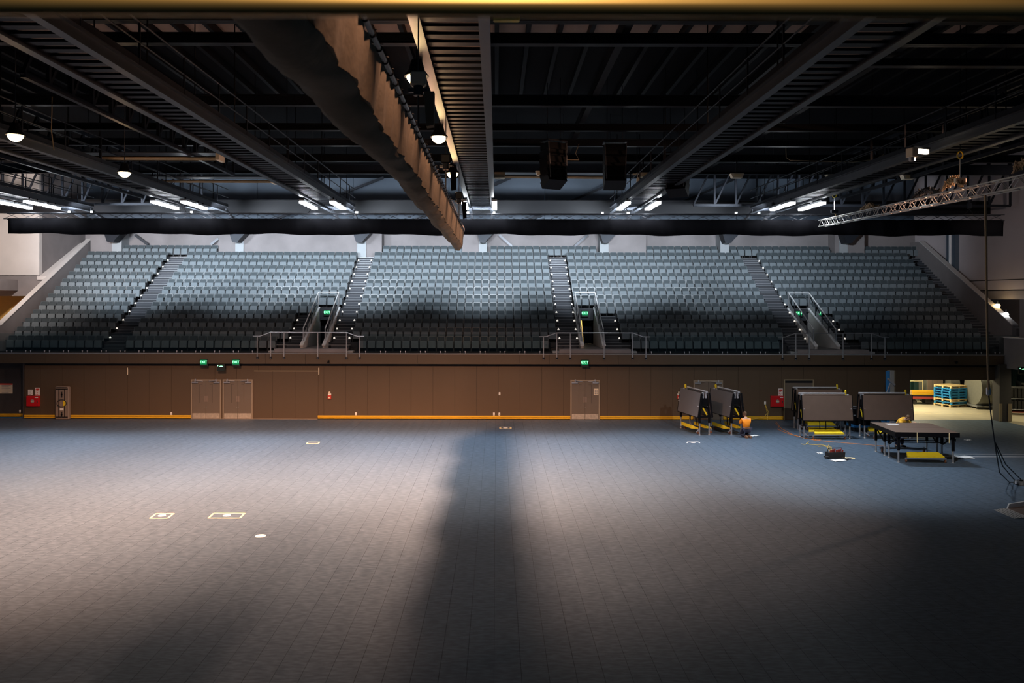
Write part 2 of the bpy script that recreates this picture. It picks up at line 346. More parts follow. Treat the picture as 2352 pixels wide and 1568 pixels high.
# ------------------------------------------------------------------ doors
def double_door(n, xa, xb, ytop, plates=True, slots=True, sign=False, label=''):
    a, b = PX(xa, WY, 910), PX(xb, WY, 910); h = PZ((xa + xb) / 2, ytop, WY); m = (a + b) / 2; y = WY
    t = sroot('door_%d' % n, label)
    fr = MB().box(a, a + 0.07, y - 0.05, y, 0, h).box(b - 0.07, b, y - 0.05, y, 0, h).box(a + 0.07, b - 0.07, y - 0.05, y, h - 0.07, h)
    build(fr, 'door_frame', 'door_frame', t)
    for s, (l, r) in ((-1, (a + 0.075, m - 0.004)), (1, (m + 0.004, b - 0.075))):
        d = build(MB().box(l, r, y - 0.035, y - 0.002, 0.02, h - 0.075), 'door_leaf', 'door_paint', t)
        if plates: build(MB().box(l + 0.01, r - 0.01, y - 0.042, y - 0.035, 0.03, 0.33), 'kick_plate', 'brushed_steel', d)
        hx = m - s * -0.12
        build(MB().box(m + s * 0.05 - 0.045, m + s * 0.05 + 0.06 * 0 + 0.045, y - 0.042, y - 0.035, 0.98, 1.30), 'push_plate', 'push_plate', d)
        if slots:
            u0, u1 = sorted((m + s * 0.20, m + s * 0.36)); z0, z1 = 0.92, h - 0.27; e = 0.014
            sl = MB().box(u0, u0 + e, y - 0.040, y - 0.035, z0, z1) if s < 0 else MB().box(u1 - e, u1, y - 0.040, y - 0.035, z0, z1)
            sl.box(u0, u1, y - 0.040, y - 0.035, z1 - e, z1)
            build(sl, 'vision_slot', 'line_dark', d)
        cx0 = (a + 0.06) if s < 0 else (b - 0.06)
        c0, c1 = sorted((cx0, cx0 - s * 0.36))
        cl = build(MB().cbox(c0, c1, y - 0.12, y - 0.036, h - 0.20, h - 0.12, 0.015), 'door_closer', 'alu', d)
        build(MB().bar((cx0 - s * 0.2, y - 0.1, h - 0.11), (cx0 - s * 0.22, y - 0.09, h + 0.03), 0.07, 0.05).bar((cx0 - s * 0.2, y - 0.13, h - 0.05), (cx0 - s * 0.62, y - 0.06, h - 0.09), 0.025, 0.02), 'closer_arm', 'alu', cl)
        build(MB().cyl((m + s * 0.045, y - 0.06, 0.68), 0.015, 0.03, 8, 'y'), 'lock', 'alu', d)
    if sign:
        sx = m + 0.62
        sg = build(MB().box(sx - 0.13, sx + 0.13, y - 0.045, y - 0.035, 1.40, 1.76), 'door_notice', 'sign_cream', t)
        mk = MB()
        for i in range(3):
            for j in range(2): mk.box(sx - 0.08 + j * 0.1, sx - 0.02 + j * 0.1, y - 0.048, y - 0.045, 1.44 + i * 0.1, 1.50 + i * 0.1)
        build(mk, 'notice_print', 'print_grey', sg)
    return t
double_door(1, 439, 508.5, 871, label='double door, first of the pair under the two exit signs')
double_door(2, 512, 581, 871, label='double door, second of the pair under the two exit signs')
double_door(3, 1310, 1377.5, 872, plates=True, sign=True, label='double door with a cream notice below a single exit sign')
double_door(4, 1592.5, 1660, 873, plates=False, slots=False, label='double door half hidden by folded stage trolleys')
a, b = PX(1800, WY, 900), PX(1869, WY, 900)
t = sroot('door_5', 'plain recessed single door beside the red hose cabinet')
h = PZ(1835, 871, WY)
build(MB().box(a, a + 0.06, WY - 0.05, WY, 0, h).box(b - 0.06, b, WY - 0.05, WY, 0, h).box(a + 0.06, b - 0.06, WY - 0.05, WY, h - 0.06, h), 'door_frame', 'trim_brown', t)
build(MB().box(a + 0.06, b - 0.06, WY - 0.012, WY - 0.002, 0.02, h - 0.06), 'door_leaf', 'door_paint', t)
build(MB().box(a + 0.06, b - 0.06, WY - 0.016, WY - 0.012, h - 0.20, h - 0.06), 'shadow_gap', 'gap_black', t)
a, b = PX(584, WY, 900), PX(731, WY, 900); h = PZ(657, 851.5, WY)
t = sroot('door_6', 'wide sliding panel door flush with the brown wall')
for l, r in ((a, a + (b - a) * .29), (a + (b - a) * .29 + .008, a + (b - a) * .64), (a + (b - a) * .64 + .008, b)):
    build(MB().box(l, r, WY - 0.03, WY - 0.001, 0.03, h - 0.02), 'door_leaf', 'wall_brown', t)
build(MB().box(a, b, WY - 0.045, WY - 0.001, h - 0.02, h + 0.02), 'door_track', 'trim_brown', t)

# ------------------------------------------------------------------ corner pillar and right hand walls
pl = sroot('pillar', 'dark pillar with pale kick plates beside the dock opening')
build(MB().box(28.2, 28.85, 44.6, 45.25, 0, 3.2), 'pillar_core', 'wall_dark', pl)
build(MB().box(28.17, 28.33, 44.57, 44.6, 0.02, 1.0), 'kick_plate', 'trim_brown', pl)
build(MB().box(28.67, 28.88, 44.57, 44.6, 0.02, 1.0), 'kick_plate', 'trim_brown', pl)
wr = sroot('wall_right', 'pinkish concrete wall at the corner of the stand')
build(MB().box(28.6, 28.9, 30, 44.9, 2.98, 4.68).box(28.6, 29.9, 44.88, 45.3, 2.98, 4.68), 'wall_slab', 'concrete', wr)
build(MB().box(28.55, 28.95, 30, 45.0, 4.68, 4.74), 'wall_coping', 'concrete_pale', wr)
build(MB().box(28.85, 30.0, 30, 43.9, 4.74, 6.85), 'wall_slab', 'concrete', wr)
build(MB().box(28.6, 28.9, 30, 40.6, 0, 2.98), 'wall_slab', 'wall_dark', wr)
r2 = sroot('wall_right', 'dim pink upper wall beyond the stand parapet')
def slab(mb, p, q, z0, z1, th=0.25): return mb.bar((p[0], p[1], (z0 + z1) / 2), (q[0], q[1], (z0 + z1) / 2), th, z1 - z0)
build(slab(MB(), (30.1, 57.2), (31.0, 44.0), 8.05, 15.5), 'wall_slab', 'plaster_dim', r2)
build(slab(MB(), (30.15, 57.2), (31.05, 44.0), 7.42, 8.0), 'wall_slab', 'plaster_dim', r2)
build(slab(MB(), (30.1, 57.2), (31.0, 44.0), 6.85, 7.37), 'wall_slab', 'concrete', r2)
build(slab(MB(), (30.2, 57.2), (31.1, 44.0), 7.3, 8.1, 0.2), 'shadow_gap', 'gap_black', r2)
build(MB().box(30.05, 30.35, 52.2, 53.2, 8.05, 12.0), 'column_strip', 'navy_sheet', r2)
build(MB().box(29.96, 30.06, 52.6, 52.75, 8.4, 11.6), 'conduit', 'white_metal', r2)
r3 = struct(MB().box(34.0, 34.2, 40, 58, 3.0, 8).box(29.8, 34.2, 57.0, 57.3, 3, 8).box(29.8, 34.2, 40, 57, 4.4, 4.6), 'wall_right', 'plaster_dim'); r3['label'] = 'far side of the dark corridor behind the parapet'
# ------------------------------------------------------------------ stand parapets
pa = sroot('wall_left', 'sloping concrete parapet at the end of the stand')
prof = [(44.85, 3.0), (44.85, 4.7), (46.2, 5.3), (56.3, 11.0), (57.2, 11.0), (57.2, 3.0)]
build(MB().prism(prof, -28.95, -28.65, 'x'), 'parapet_wall', 'concrete', pa)
build(MB().prism([(46.1, 5.25), (46.2, 5.34), (56.3, 11.04), (56.3, 10.98)], -28.98, -28.63, 'x'), 'parapet_coping', 'concrete_pale', pa)
build(MB().prism([(51.3, 8.22), (51.3, 8.0), (56.3, 10.5), (56.3, 10.72)], -29.6, -28.96, 'x'), 'sloping_ledge', 'concrete_pale', pa)
build(MB().box(-29.05, -28.7, 44.78, 44.86, 3.0, 5.1), 'end_post', 'steel_black', pa)
pb = sroot('wall_right', 'sloping concrete parapet beside the end stair')
prof = [(44.9, 3.0), (44.9, 4.75), (45.35, 4.75), (45.35, 5.2), (45.75, 5.38), (55.8, 10.9), (57.2, 10.9), (57.2, 3.0)]
build(MB().prism(prof, 29.62, 29.9, 'x'), 'parapet_wall', 'concrete', pb)
build(MB().prism([(45.65, 5.34), (45.7, 5.42), (55.8, 10.96), (55.8, 10.9)], 29.58, 29.94, 'x'), 'parapet_coping', 'concrete_pale', pb)
# left side wall with the lit return and the ochre corridor under it
lw = sroot('wall_left', 'pale plaster side wall in the lamp light')
build(MB().box(-37, -29.45, 51.3, 51.6, 8.28, 15.5), 'wall_slab', 'concrete_pale', lw)
build(MB().box(-29.75, -29.45, 51.6, 57.2, 8.0, 15.5), 'wall_slab', 'concrete', lw)
build(MB().box(-37, -28.96, 51.45, 51.75, 6.95, 8.28), 'wall_beam', 'concrete', lw)
build(MB().box(-37, -30.9, 49.5, 51.45, 7.3, 8.0), 'wall_beam', 'concrete', lw)
ow = struct(MB().box(-37, -28.9, 53.0, 53.2, 3.0, 6.97).box(-37, -36.8, 44, 53, 0, 15.5), 'wall_left', 'ochre_wall'); ow['label'] = 'ochre corridor wall seen over the parapet'
# ------------------------------------------------------------------ tiers
Y1, DY, Z1, DZ, NR = 46.3, 0.82, 3.76, 0.4955, 13
def RY(i): return Y1 + DY * (i - 1)
def RZ(i): return Z1 + DZ * (i - 1)
VOMS = [(-11.15, -9.88), (4.93, 6.18), (18.33, 19.62)]
st = sroot('seating_tier', 'dark stepped tiers of the seating stand')
for i in range(1, NR + 1):
    ya = 44.84 if i == 1 else RY(i - 1) + 0.32
    yb = RY(i) + 0.34 if i < NR else 57.2
    cuts = [(-28.65, 29.62)]
    if i <= 5:
        cuts = []; x = -28.65
        for l, r in VOMS: cuts.append((x, l)); x = r
        cuts.append((x, 29.62))
    m = MB()
    for l, r in cuts: m.box(l, r, ya, yb, RZ(i) - (0.75 if i > 1 else 0.5), RZ(i))
    build(m, 'tier_step', 'tier_dark', st)
# ------------------------------------------------------------------ rear wall: recesses, blocks, columns, braces
rw = sroot('wall_back', 'concrete wall behind the last row with columns and recesses')
build(MB().box(-29.5, 30.2, 57.05, 57.35, 9.0, 12.2), 'wall_slab', 'concrete', rw)
for xa, xb in ((208, 258), (502, 541), (560, 820), (841, 877), (1062, 1100), (1397, 1484), (1917, 1927.5), (1946, 1985.5)):
    build(MB().box(PX(xa, 55.95, 560), PX(xb, 55.95, 560), 55.95, 57.1, 9.2, 12.2), 'wall_block', 'concrete', rw)
for xa, xb in ((258, 280), (541, 560), (820.5, 841), (1100, 1119), (1377.5, 1397.5), (1654, 1674), (1927.5, 1946.5)):
    l, r = PX(xa, 55.9, 560), PX(xb, 55.9, 560)
    c = build(MB().box(l, r, 55.85, 57.1, 8.9, 12.2), 'wall_column', 'column_paint', rw)
    build(MB().prism([(l + .06, 10.82), (l + .1, 10.72), ((l + r) / 2, 10.68), (r - .1, 10.72), (r - .06, 10.82), (r + .45, 11.35), (r + .6, 11.9), (l - .3, 11.9)], 54.9, 55.84), 'column_bracket', 'steel_dark', c)
for p, q in (((313, 540, 57), (342, 562, 56.9)), ((503, 548, 57), (486, 562, 56.9)), ((1147, 540, 57), (1176, 566, 56.9)), ((1348, 540, 57), (1319, 566, 56.9))):
    build(MB().bar(P(*p) - Vector((0, .12, 0)), P(*q) - Vector((0, .12, 0)), 0.2, 0.16), 'brace', 'steel_mid', rw)
uw = sroot('wall_back', 'navy sheet wall high above the stand')
for k in range(9):
    x = -31 + k * 6.9
    build(MB().box(x, x + 6.86, 57.3, 57.5, 12.2, 16), 'wall_sheet', 'navy_sheet', uw)
build(MB().box(-31, 31, 56.6, 57.3, 12.0, 12.35), 'wall_beam', 'steel_dark', uw)
# ------------------------------------------------------------------ aisle stairs
def stair(l, r, rows, name_label, lights=(), tops=True, first_lit=True):
    t = thing('aisle_stair', name_label, 'stairs', ((l + r) / 2, RY(rows[0]), RZ(rows[0])), 0, 'stairs between the seating blocks')
    for i in rows:
        yr = RY(i) + 0.32; z = RZ(i)
        for k in range(3):
            ya = yr - 0.54 + 0.27 * k; zt = z + DZ / 3 * (k + 1)
            if k < 2:
                stp = build(MB().box(l, r, ya, ya + 0.27 if k == 0 else yr + .01, z - 0.02, zt), 'step', 'step_grey', t, world=True)
                if k == 0: stp.data.transform(Matrix.Identity(4))
            else:
                stp = build(MB().box(l, r, yr + 0.001, yr + 0.28, zt, zt + 0.006), 'step', 'step_grey', t, world=True)
            build(MB().box(l, r, ya - 0.012, ya + 0.035, zt - 0.014, zt + 0.010 + (0.006 if k == 2 else 0)), 'nosing', 'nosing', stp, world=False)
            n = stp.children[0]; n.data.transform(Matrix.Translation(-t.location))
        for s in lights:
            xx = r - 0.09 if s > 0 else l + 0.09
            if i > 1:
                mb = MB().lathe([(0.06, 0), (0.06, .02), (0.04, .07), (0.012, .10)], 10, (xx, RY(i) - 0.28, z + 0.22)); mb.cur = 1; mb.box(xx - .012, xx + .012, RY(i) - .29, RY(i) - .27, z, z + .22); build(mb, 'step_light', ['step_lamp', 'steel_black'], t, world=True)
    return t
stair(-22.8, -21.55, range(1, 13), 'stepped aisle between the narrow end block and the second block', (-1,))
stair(-9.62, -8.55, range(1, 13), 'stepped aisle beside the stair tunnel nearest the pale parapet', (-1, 1))
stair(3.63, 4.84, range(1, 13), 'stepped aisle between the centre block and the middle stair tunnel', (-1, 1))
stair(17.0, 18.25, range(1, 13), 'stepped aisle next to the tunnel with two green glows', (1,))
stair(28.72, 29.6, range(1, 13), 'end stair climbing along the sloping dim parapet', ())
stair(-12.2, -11.2, range(1, 5), 'short stair on the door-side of the tunnel nearest the pale parapet', (-1,))
stair(6.24, 7.33, range(1, 5), 'short stair beyond the middle tunnel, next to shortened rows', (1,))
stair(19.68, 20.6, range(1, 5), 'short stair beyond the tunnel with two green glows', (1,))
# ------------------------------------------------------------------ seats
def rrect(hw, z0, z1, r, rb=0.02):
    pts = []
    for cx, cz, rr, a0 in ((hw - r, z1 - r, r, 0), (-hw + r, z1 - r, r, 90), (-hw + rb, z0 + rb, rb, 180), (hw - rb, z0 + rb, rb, 270)):
        for k in range(3): a = math.radians(a0 + 45 * k); pts.append((cx + rr * math.cos(a), cz + rr * math.sin(a)))
    return pts
def padded(hw, z0, z1, r, y0, th, lean, inset, dep):
    """upholstered slab with a raised rim: outline facing -y at y0, lean = shift in y per metre of height"""
    o = rrect(hw, z0, z1, r); i1 = rrect(hw - inset, z0 + inset, z1 - inset, max(r - inset * .6, .015)); n = len(o); m = MB(); zz = z0
    def L(pts, y): return [(x, y + (z - zz) * lean, z) for x, z in pts]
    vs = L(o, y0 + th) + L(o, y0 + .012) + L([(x * .985, z0 + (z - z0) * .99 + .003) for x, z in o], y0) + L(i1, y0) + L([(x * .97, (z - (z0 + z1) / 2) * .97 + (z0 + z1) / 2) for x, z in i1], y0 + dep)
    fs = [tuple(range(n)), tuple(range(4 * n, 5 * n))]
    for k in range(4):
        for i in range(n): j = (i + 1) % n; fs.append((k * n + i, k * n + j, k * n + n + j, k * n + n + i))
    m.add(vs, fs); m.mi = [1] + [2] + [1] * n + [1] * n + [1] * n + [2] * n; return m
BACK = padded(0.236, 0.40, 0.875, 0.065, 0.03, 0.055, 0.20, 0.036, 0.012)
def seat_pan():
    m = padded(0.212, 0.19, 0.615, 0.05, -0.17, 0.075, 0.10, 0.02, -0.006); return m
PAN = seat_pan()
ARM = MB().cbox(0.222, 0.263, -0.20, 0.10, 0.585, 0.622, 0.012)
PED = MB().box(0.230, 0.260, -0.10, 0.10, 0.02, 0.585).box(0.226, 0.264, -0.16, 0.16, 0.0, 0.02)
BACK_M = BACK.mesh('backrest', ['seat_frame', 'seat_shell', 'seat_back_pad'])
PAN_M = PAN.mesh('seat', ['seat_frame', 'seat_fabric', 'seat_fabric'])
ARM_M = ARM.mesh('armrest', 'seat_shell'); PED_M = PED.mesh('pedestal', 'seat_frame')
SECS = {'A': (-28.45, -22.85, 11, 'pale-parapet block'), 'B': (-21.5, -9.68, 23, 'paired-doors block'),
        'C': (-8.5, 3.57, 24, 'centre block'), 'D': (4.87, 16.95, 24, 'fourth block'), 'E': (18.12, 28.62, 21, 'dim-parapet block')}
def skips(i, s):
    if s == 'B': return (0, 6) if i == 1 else (0, 5) if i <= 4 else (0, 3) if i == 5 else (0, 0)
    if s == 'C': return (1, 1) if i == 1 else (0, 0)
    if s == 'D': return (6, 1) if i == 1 else (5, 0) if i <= 4 else (3, 0) if i == 5 else (0, 0)
    if s == 'E': return (6, 0) if i == 1 else (5, 0) if i <= 4 else (3, 0) if i == 5 else (0, 0)
    return (0, 0)
R13 = [(282, 500.5, 13), (878.6, 1062, 11), (1126, 1370, 15), (1484, 1648, 10), (1676, 1906, 14), (1985, 2112, 8)]
ROWN = [None, 'front row', 'second row', 'third row', 'fourth row']
sv, sf, sm = [], [], []
def stuff_seat(x, y, z, sx):
    for mb, base in ((BACK, 0), (PAN, 3), (ARM, None), (PED, None)):
        n = len(sv); sv.extend([(x + v[0] * sx, y + v[1], z + v[2]) for v in mb.v])
        for f, q in zip(mb.f, mb.mi):
            sf.append(tuple(k + n for k in f))
            sm.append({0: (0, 1, 2)[q], 3: (0, 3, 3)[q]}[base] if base is not None else (1 if mb is ARM else 0))
n_ind = 0
for i in range(1, NR + 1):
    rows = [(s, *SECS[s]) for s in 'CADEB'] if i < NR else [('R', PX(a, RY(13), 565), PX(b, RY(13), 565), n, '') for a, b, n in R13]
    for s, l, r, n, bl in rows:
        p = (r - l) / n; a, b = skips(i, s) if i < NR else (0, 0)
        for k in range(a, n - b):
            x = l + (k + .5) * p; sx = p / 0.505
            if i <= 3 or (i == 4 and s in 'CA'):
                t = thing('stadium_seat', 'dark tip-up seat, %s of the %s, %s from its left end' % (ROWN[i], bl, ORD[k - a + 1]), 'seat', (x, RY(i), RZ(i)), 0,
                          'tip-up seats in the %s' % bl)
                t.scale = (sx, 1, 1)
                for nm, me in (('backrest', BACK_M), ('seat', PAN_M), ('armrest', ARM_M), ('pedestal', PED_M)): link(nm, me, t)
                if k == a: link('armrest', ARM_M, t, (-0.487, 0, 0)); link('pedestal', PED_M, t, (-0.487, 0, 0))
                n_ind += 1
            else: stuff_seat(x, RY(i), RZ(i), sx)
me = bpy.data.meshes.new('stadium_seat'); me.from_pydata(sv, [], sf)
for q in ('seat_frame', 'seat_shell', 'seat_back_pad', 'seat_fabric'): me.materials.append(MATS[q])
me.polygons.foreach_set('material_index', sm)
bm = bmesh.new(); bm.from_mesh(me); bmesh.ops.recalc_face_normals(bm, faces=bm.faces); bm.to_mesh(me); bm.free()
tag(link('stadium_seat', me), 'grey tip-up seats filling the upper rows of the stand', 'seat', None, 'stuff')
print('individual seats', n_ind)
# ------------------------------------------------------------------ stair tunnels (vomitories): cheeks, rails, landing, door, sign
def exit_sign(loc, label, txt=True, name='exit_sign', w=0.36, h=0.30, side=False):
    t = thing(name, label, 'sign', loc, 0, 'green exit signs')
    build(MB().cbox(-w / 2 - .04, w / 2 + .04, -0.10, 0.0, -h / 2 - .09, h / 2, 0.012), 'sign_box', 'exit_box', t)
    if not side:
        pn = build(MB().box(-w / 2, w / 2, -0.108, -0.10, -h / 2 + .02, h / 2 - .03), 'sign_panel', 'exit_panel', t)
        o = link('lettering', text_mesh('EXIT', 0.20, 'exit_letters'), t, (0, -0.112, 0.0))
    else:
        build(MB().box(-w / 2, -w / 2 + .05, -0.108, -0.10, h / 2 - .12, h / 2 - .07).box(-.06, .14, -0.108, -0.10, h / 2 - .15, h / 2 - .12).box(-.02, .10, -0.108, -0.10, h / 2 - .12, h / 2 - .10), 'sign_panel', 'exit_letters', t)
    return t
VL = ['the stair tunnel nearest the pale parapet', 'the middle stair tunnel', 'the stair tunnel with two green glows']
for q, (l, r) in enumerate(VOMS):
    v = sroot('stair_tunnel', 'concrete walls of ' + VL[q])
    top, bot = (49.95, 6.12), (45.62, 4.02)
    for x in (l, r):
        build(MB().prism([(45.62, 3.2), (45.62, 4.12), (49.95, 6.22), (50.2, 6.22), (50.2, 3.2)], x - .07, x + .07, 'x'), 'cheek_wall', 'concrete_pale', v)
        build(MB().prism([(45.58, 4.12), (45.58, 4.17), (49.97, 6.30), (49.97, 6.22)], x - .10, x + .10, 'x'), 'cheek_coping', 'white_metal', v)
    build(MB().box(l - .07, r + .07, 49.95, 50.2, 5.92, 6.25), 'lintel', 'concrete', v)
    build(MB().box(l, r, 45.4, 53, 3.4, 3.98), 'tunnel_floor', 'concrete', v)
    build(MB().box(l - .1, l, 50.2, 53, 3.9, 6).box(r, r + .1, 50.2, 53, 3.9, 6).box(l, r, 50, 53, 5.95, 6.0), 'tunnel_lining', 'wall_dark', v)
    build(MB().box(l, r, 52.9, 53.0, 3.9, 6), 'tunnel_end', 'cream_wall' if q == 1 else 'wall_dark', v)
    m = l + (r - l) * 0.36 if q == 1 else (l + r) / 2
    for s, (ca, cb) in enumerate(((l, m), (m, r))):
        c = thing('door_curtain', 'black curtain half closing %s, %s half' % (VL[q], ('first', 'second')[s]), 'curtain', ((ca + cb) / 2, 50.5, 3.98), 0, 'black tunnel curtains')
        g0 = 0.17 if q == 1 else 0.0
        n = 11; vs = []; fs = []
        for j in range(n):
            u = j / (n - 1); x = ca + (cb - ca) * u
            for zz in (0, 1):
                e = g0 * (1 - zz) * (u if s == 0 else (1 - u)) * (-1 if s == 0 else 1)
                vs.append((x + e, 50.5 + 0.03 * (j % 2), 3.99 + zz * 1.94))
        for j in range(n - 1): fs.append((2 * j, 2 * j + 2, 2 * j + 3, 2 * j + 1))
        build(MB().add(vs, fs), 'cloth', 'drape_black', c, world=True)
    if q == 1: lamp('POINT', ((l + r) / 2, 51.8, 5.5), (0, 0, 0), 90, (1, 0.75, 0.4), radius=0.1)
    # handrails on the cheeks
    rl = thing('tunnel_handrail', 'white steel handrail around ' + VL[q], 'railing', ((l + r) / 2, 49.95, 6.3), 0, 'tunnel handrails')
    zz0, zz1 = 5.10, 7.22; ya, yb = 46.0, 49.95
    build(MB().tube([(l, ya, zz0), (l, yb, zz1), (r, yb, zz1), (r, ya, zz0)], 0.034, 8), 'top_rail', 'white_metal', rl, world=True, smooth=True)
    for x in (l, r):
        for u in (0.0, 0.25, 0.5, 0.75, 1.0):
            y = ya + (yb - ya) * u; zt = zz0 + (zz1 - zz0) * u; zb = 4.2 + (y - 45.62) * 0.485 - .02
            build(MB().box(x - .022, x + .022, y - .03, y + .03, zb, zt), 'post', 'steel_mid' if 0 < u < 1 else 'alu', rl, world=True)
        for u in (0.0, 0.25, 0.5, 0.75):
            y0, y1 = ya + (yb - ya) * (u + .03), ya + (yb - ya) * (u + .22)
            z0 = 4.25 + (y0 - 45.62) * .485; z1 = 4.25 + (y1 - 45.62) * .485
            build(MB().prism([(y0, z0), (y0, z0 + .28), (y1, z1 + .28), (y1, z1)], x - .008, x + .008, 'x'), 'infill_plate', 'column_paint', rl, world=True)
    # landing
    c = (l + r) / 2; la, lb = c - 2.0, c + 2.05
    ld = thing('tunnel_landing', 'grey landing with side steps in front of ' + VL[q], 'landing', (c, 45.2, 3.7), 0, 'landings in front of the tunnels')
    build(MB().cbox(la, lb, 44.86, 45.62, 3.74, 3.98, 0.02), 'platform', 'concrete', ld, world=True)
    build(MB().box(la, lb, 44.85, 44.90, 3.965, 3.99), 'nosing', 'nosing', ld, world=True)
    for x in (la - .36, lb): build(MB().box(x, x + .36, 44.95, 45.6, 3.74, 3.86), 'side_step', 'column_paint', ld, world=True)
    lr = thing('landing_railing', 'steel railing along the stand front before ' + VL[q], 'railing', (c, 44.72, 3.3), 0, 'landing railings')
    ra, rb = c - 2.9, c + 2.25 + .6; y = 44.72
    zr, zl = 4.92, 4.70
    build(MB().tube([(ra - .25, y, zl), (ra + .15, y, zl), (ra + .75, y, zr), (rb - .75, y, zr), (rb - .15, y, zl), (rb + .25, y, zl)], 0.026, 8), 'top_rail', 'alu', lr, world=True, smooth=True)
    for u, px in enumerate((ra, ra + .75, ra + 1.5, c + .5, rb - .75, rb)):
        zt = zl if u in (0, 5) else zr
        build(MB().box(px - .02, px + .02, y - .025, y + .025, 3.42, zt), 'post', 'alu_dull', lr, world=True)
        build(MB().box(px - .06, px + .06, y - .03, y + .035, 3.44, 3.54), 'post_bracket', 'steel_dark', lr, world=True)
    for a_, b_ in ((la - .1, l - .12), (r + .12, lb + .1)):
        build(MB().box(a_, b_, 45.64, 45.70, 4.14, 4.17), 'kick_rail', 'nosing', lr, world=True)
exit_sign(P(752, 717, 49.9), 'bright green exit sign inside the tunnel nearest the pale parapet')
exit_sign(P(1343, 719, 49.9), 'green exit sign above the glowing gap of the middle tunnel curtain')
exit_sign(P(1834, 719, 49.9), 'green exit sign behind the handrail of the last stair tunnel')
build(MB().bar((-.2, .02, .05), (-.62, .25, .05), .04, .04), 'bracket_arm', 'steel_dark', exit_sign(P(1878, 719, 49.6), 'made-up green sign for a glass reflection past the last tunnel handrail'))  # added sign and arm, standing in for a reflection in the glass
exit_sign(P(469, 831, 44.75), 'green exit sign on the fascia, first of the two over paired doors')
exit_sign(P(543, 831, 44.75), 'green exit sign on the fascia, second of the two over paired doors')
exit_sign(P(1343, 832, 44.75), 'lone green exit sign on the fascia above the noticed double door')
exit_sign(P(508, 841.5, 44.7), 'dark exit sign box seen unlit between the two glowing exit signs', side=True)
exit_sign(P(2347, 848, 43.0), 'dark green sign box over the storage opening past the pillar', side=True)
# ------------------------------------------------------------------ glass balustrade, four runs
GR = [(-28.5, -13.6, 'end of the stand near the pale parapet'), (-7.5, 2.6, 'centre block'), (8.6, 16.1, 'block right past the middle tunnel'), (21.9, 29.3, 'end block beside the dim parapet')]
for a, b, w_ in GR:
    g = thing('glass_balustrade', 'clear glass balustrade on small clamps before the ' + w_, 'balustrade', ((a + b) / 2, 44.86, 3.76), 0, 'glass balustrades')
    n = round((b - a) / 1.075); p = (b - a) / n
    for k in range(n):
        x = a + k * p
        build(MB().box(x + .008, x + p - .008, 44.865, 44.877, 3.80, 4.82), 'glass_panel', M_GLASS, g, world=True)
        for xx in (x + .14, x + p - .14):
            build(MB().box(xx - .012, xx + .012, 44.84, 44.90, 3.735, 3.82).lathe([(0.03, -.025), (0.035, 0), (0.03, .025)], 8, (xx, 44.87, 3.845), 'y'), 'clamp', 'chrome', g, world=True)
# ------------------------------------------------------------------ roof, joists, cross beams
ce = sroot('ceiling', 'dark flat roof high over the hall')
build(MB().box(-37, 34.5, -8, 21.5, 15.5, 15.7).box(-37, 34.5, 27.4, 57.5, 15.5, 15.7), 'roof_deck', 'roof_shaded', ce)
for k in range(24):
    build(MB().box(-37 + k * 3, -37 + k * 3 + 2.96, 21.5, 27.4, 15.5, 15.7), 'roof_board', 'roof_brown', ce)  # roof stretch above the warm lamps, their light put into the brown
for k in range(71):
    x = -36 + k * 1.0
    build(MB().box(x - .07, x + .07, 15, 34, 15.22, 15.5), 'joist', 'steel_black', ce)
def ibeam(x0, x1, y, z0, h, name='cross_beam', m='steel_dark', label=None):
    b = MB().box(x0, x1, y - .012, y + .012, z0, z0 + h).box(x0, x1, y - .12, y + .12, z0, z0 + .03).box(x0, x1, y - .12, y + .12, z0 + h - .03, z0 + h)
    o = struct(b, name, m); o['label'] = label; return o
for y, z, h, a, b, m, lab in ((18.2, 13.1, .17, -30, 30, 'steel_black', 'nearest thin black steel beam across the roof'), (19.8, 13.1, .27, -30, 30, 'steel_dark', 'deep black beam under the brown roof boards'),
        (21.6, 13.1, .2, 8.7, 30, 'steel_dark', 'short black beam beyond the right hand catwalk'), (26.1, 13.1, .36, -30, 30, 'steel_dark', 'black steel beam across the middle of the roof'),
        (29.9, 13.1, .26, -30, 30, 'steel_black', 'slim black roof beam'), (32.9, 13.1, .3, -30, 30, 'steel_dark', 'black roof beam behind the speaker clusters'),
        (36.6, 13.1, .34, -30, 30, 'steel_black', 'black roof beam over the radiant tubes'), (40.2, 13.1, .5, -30, 30, 'steel_dark', 'deep black roof beam near the stand'),
        (49.2, 12.05, .85, -31, 31, 'steel_black', 'tall lit grey beam above the stand')):
    ibeam(a, b, y, z, h, 'beam', m, lab)
for x, y0, y1 in ((-12.0, 19, 40), (-4.6, 19, 40), (3.2, 19, 40), (10.7, 19, 40), (18.8, 19, 45), (-19.4, 19, 45)):
    o = struct(MB().box(x - .1, x + .1, y0, y1, 13.4, 13.75), 'beam', 'steel_black'); o['label'] = 'black lengthwise beam between two catwalks'
def lattice(a, b, z0, z1, n, name_label, m='steel_dark', r=.06):
    t = sroot('roof_beam', name_label)
    A, B = Vector(a), Vector(b)
    for z in (z0, z1): build(MB().bar((A.x, A.y, z), (B.x, B.y, z), .14, .14), 'chord', m, t)
    for i in range(n):
        p, q = A.lerp(B, i / n), A.lerp(B, (i + 1) / n)
        build(MB().bar((p.x, p.y, z0), (q.x, q.y, z1) if i % 2 == 0 else (q.x, q.y, z1), .09, .09), 'diagonal', m, t)
        build(MB().bar((q.x, q.y, z0), (q.x, q.y, z1), .10, .10), 'upright', m, t)
lattice((-30, 46.5, 0), (-17.2, 46.5, 0), 12.3, 14.9, 11, 'dark lattice roof girder over the pale side wall')
lattice((11.5, 46.5, 0), (30, 46.5, 0), 12.3, 14.9, 15, 'dark lattice roof girder over the dim parapet')
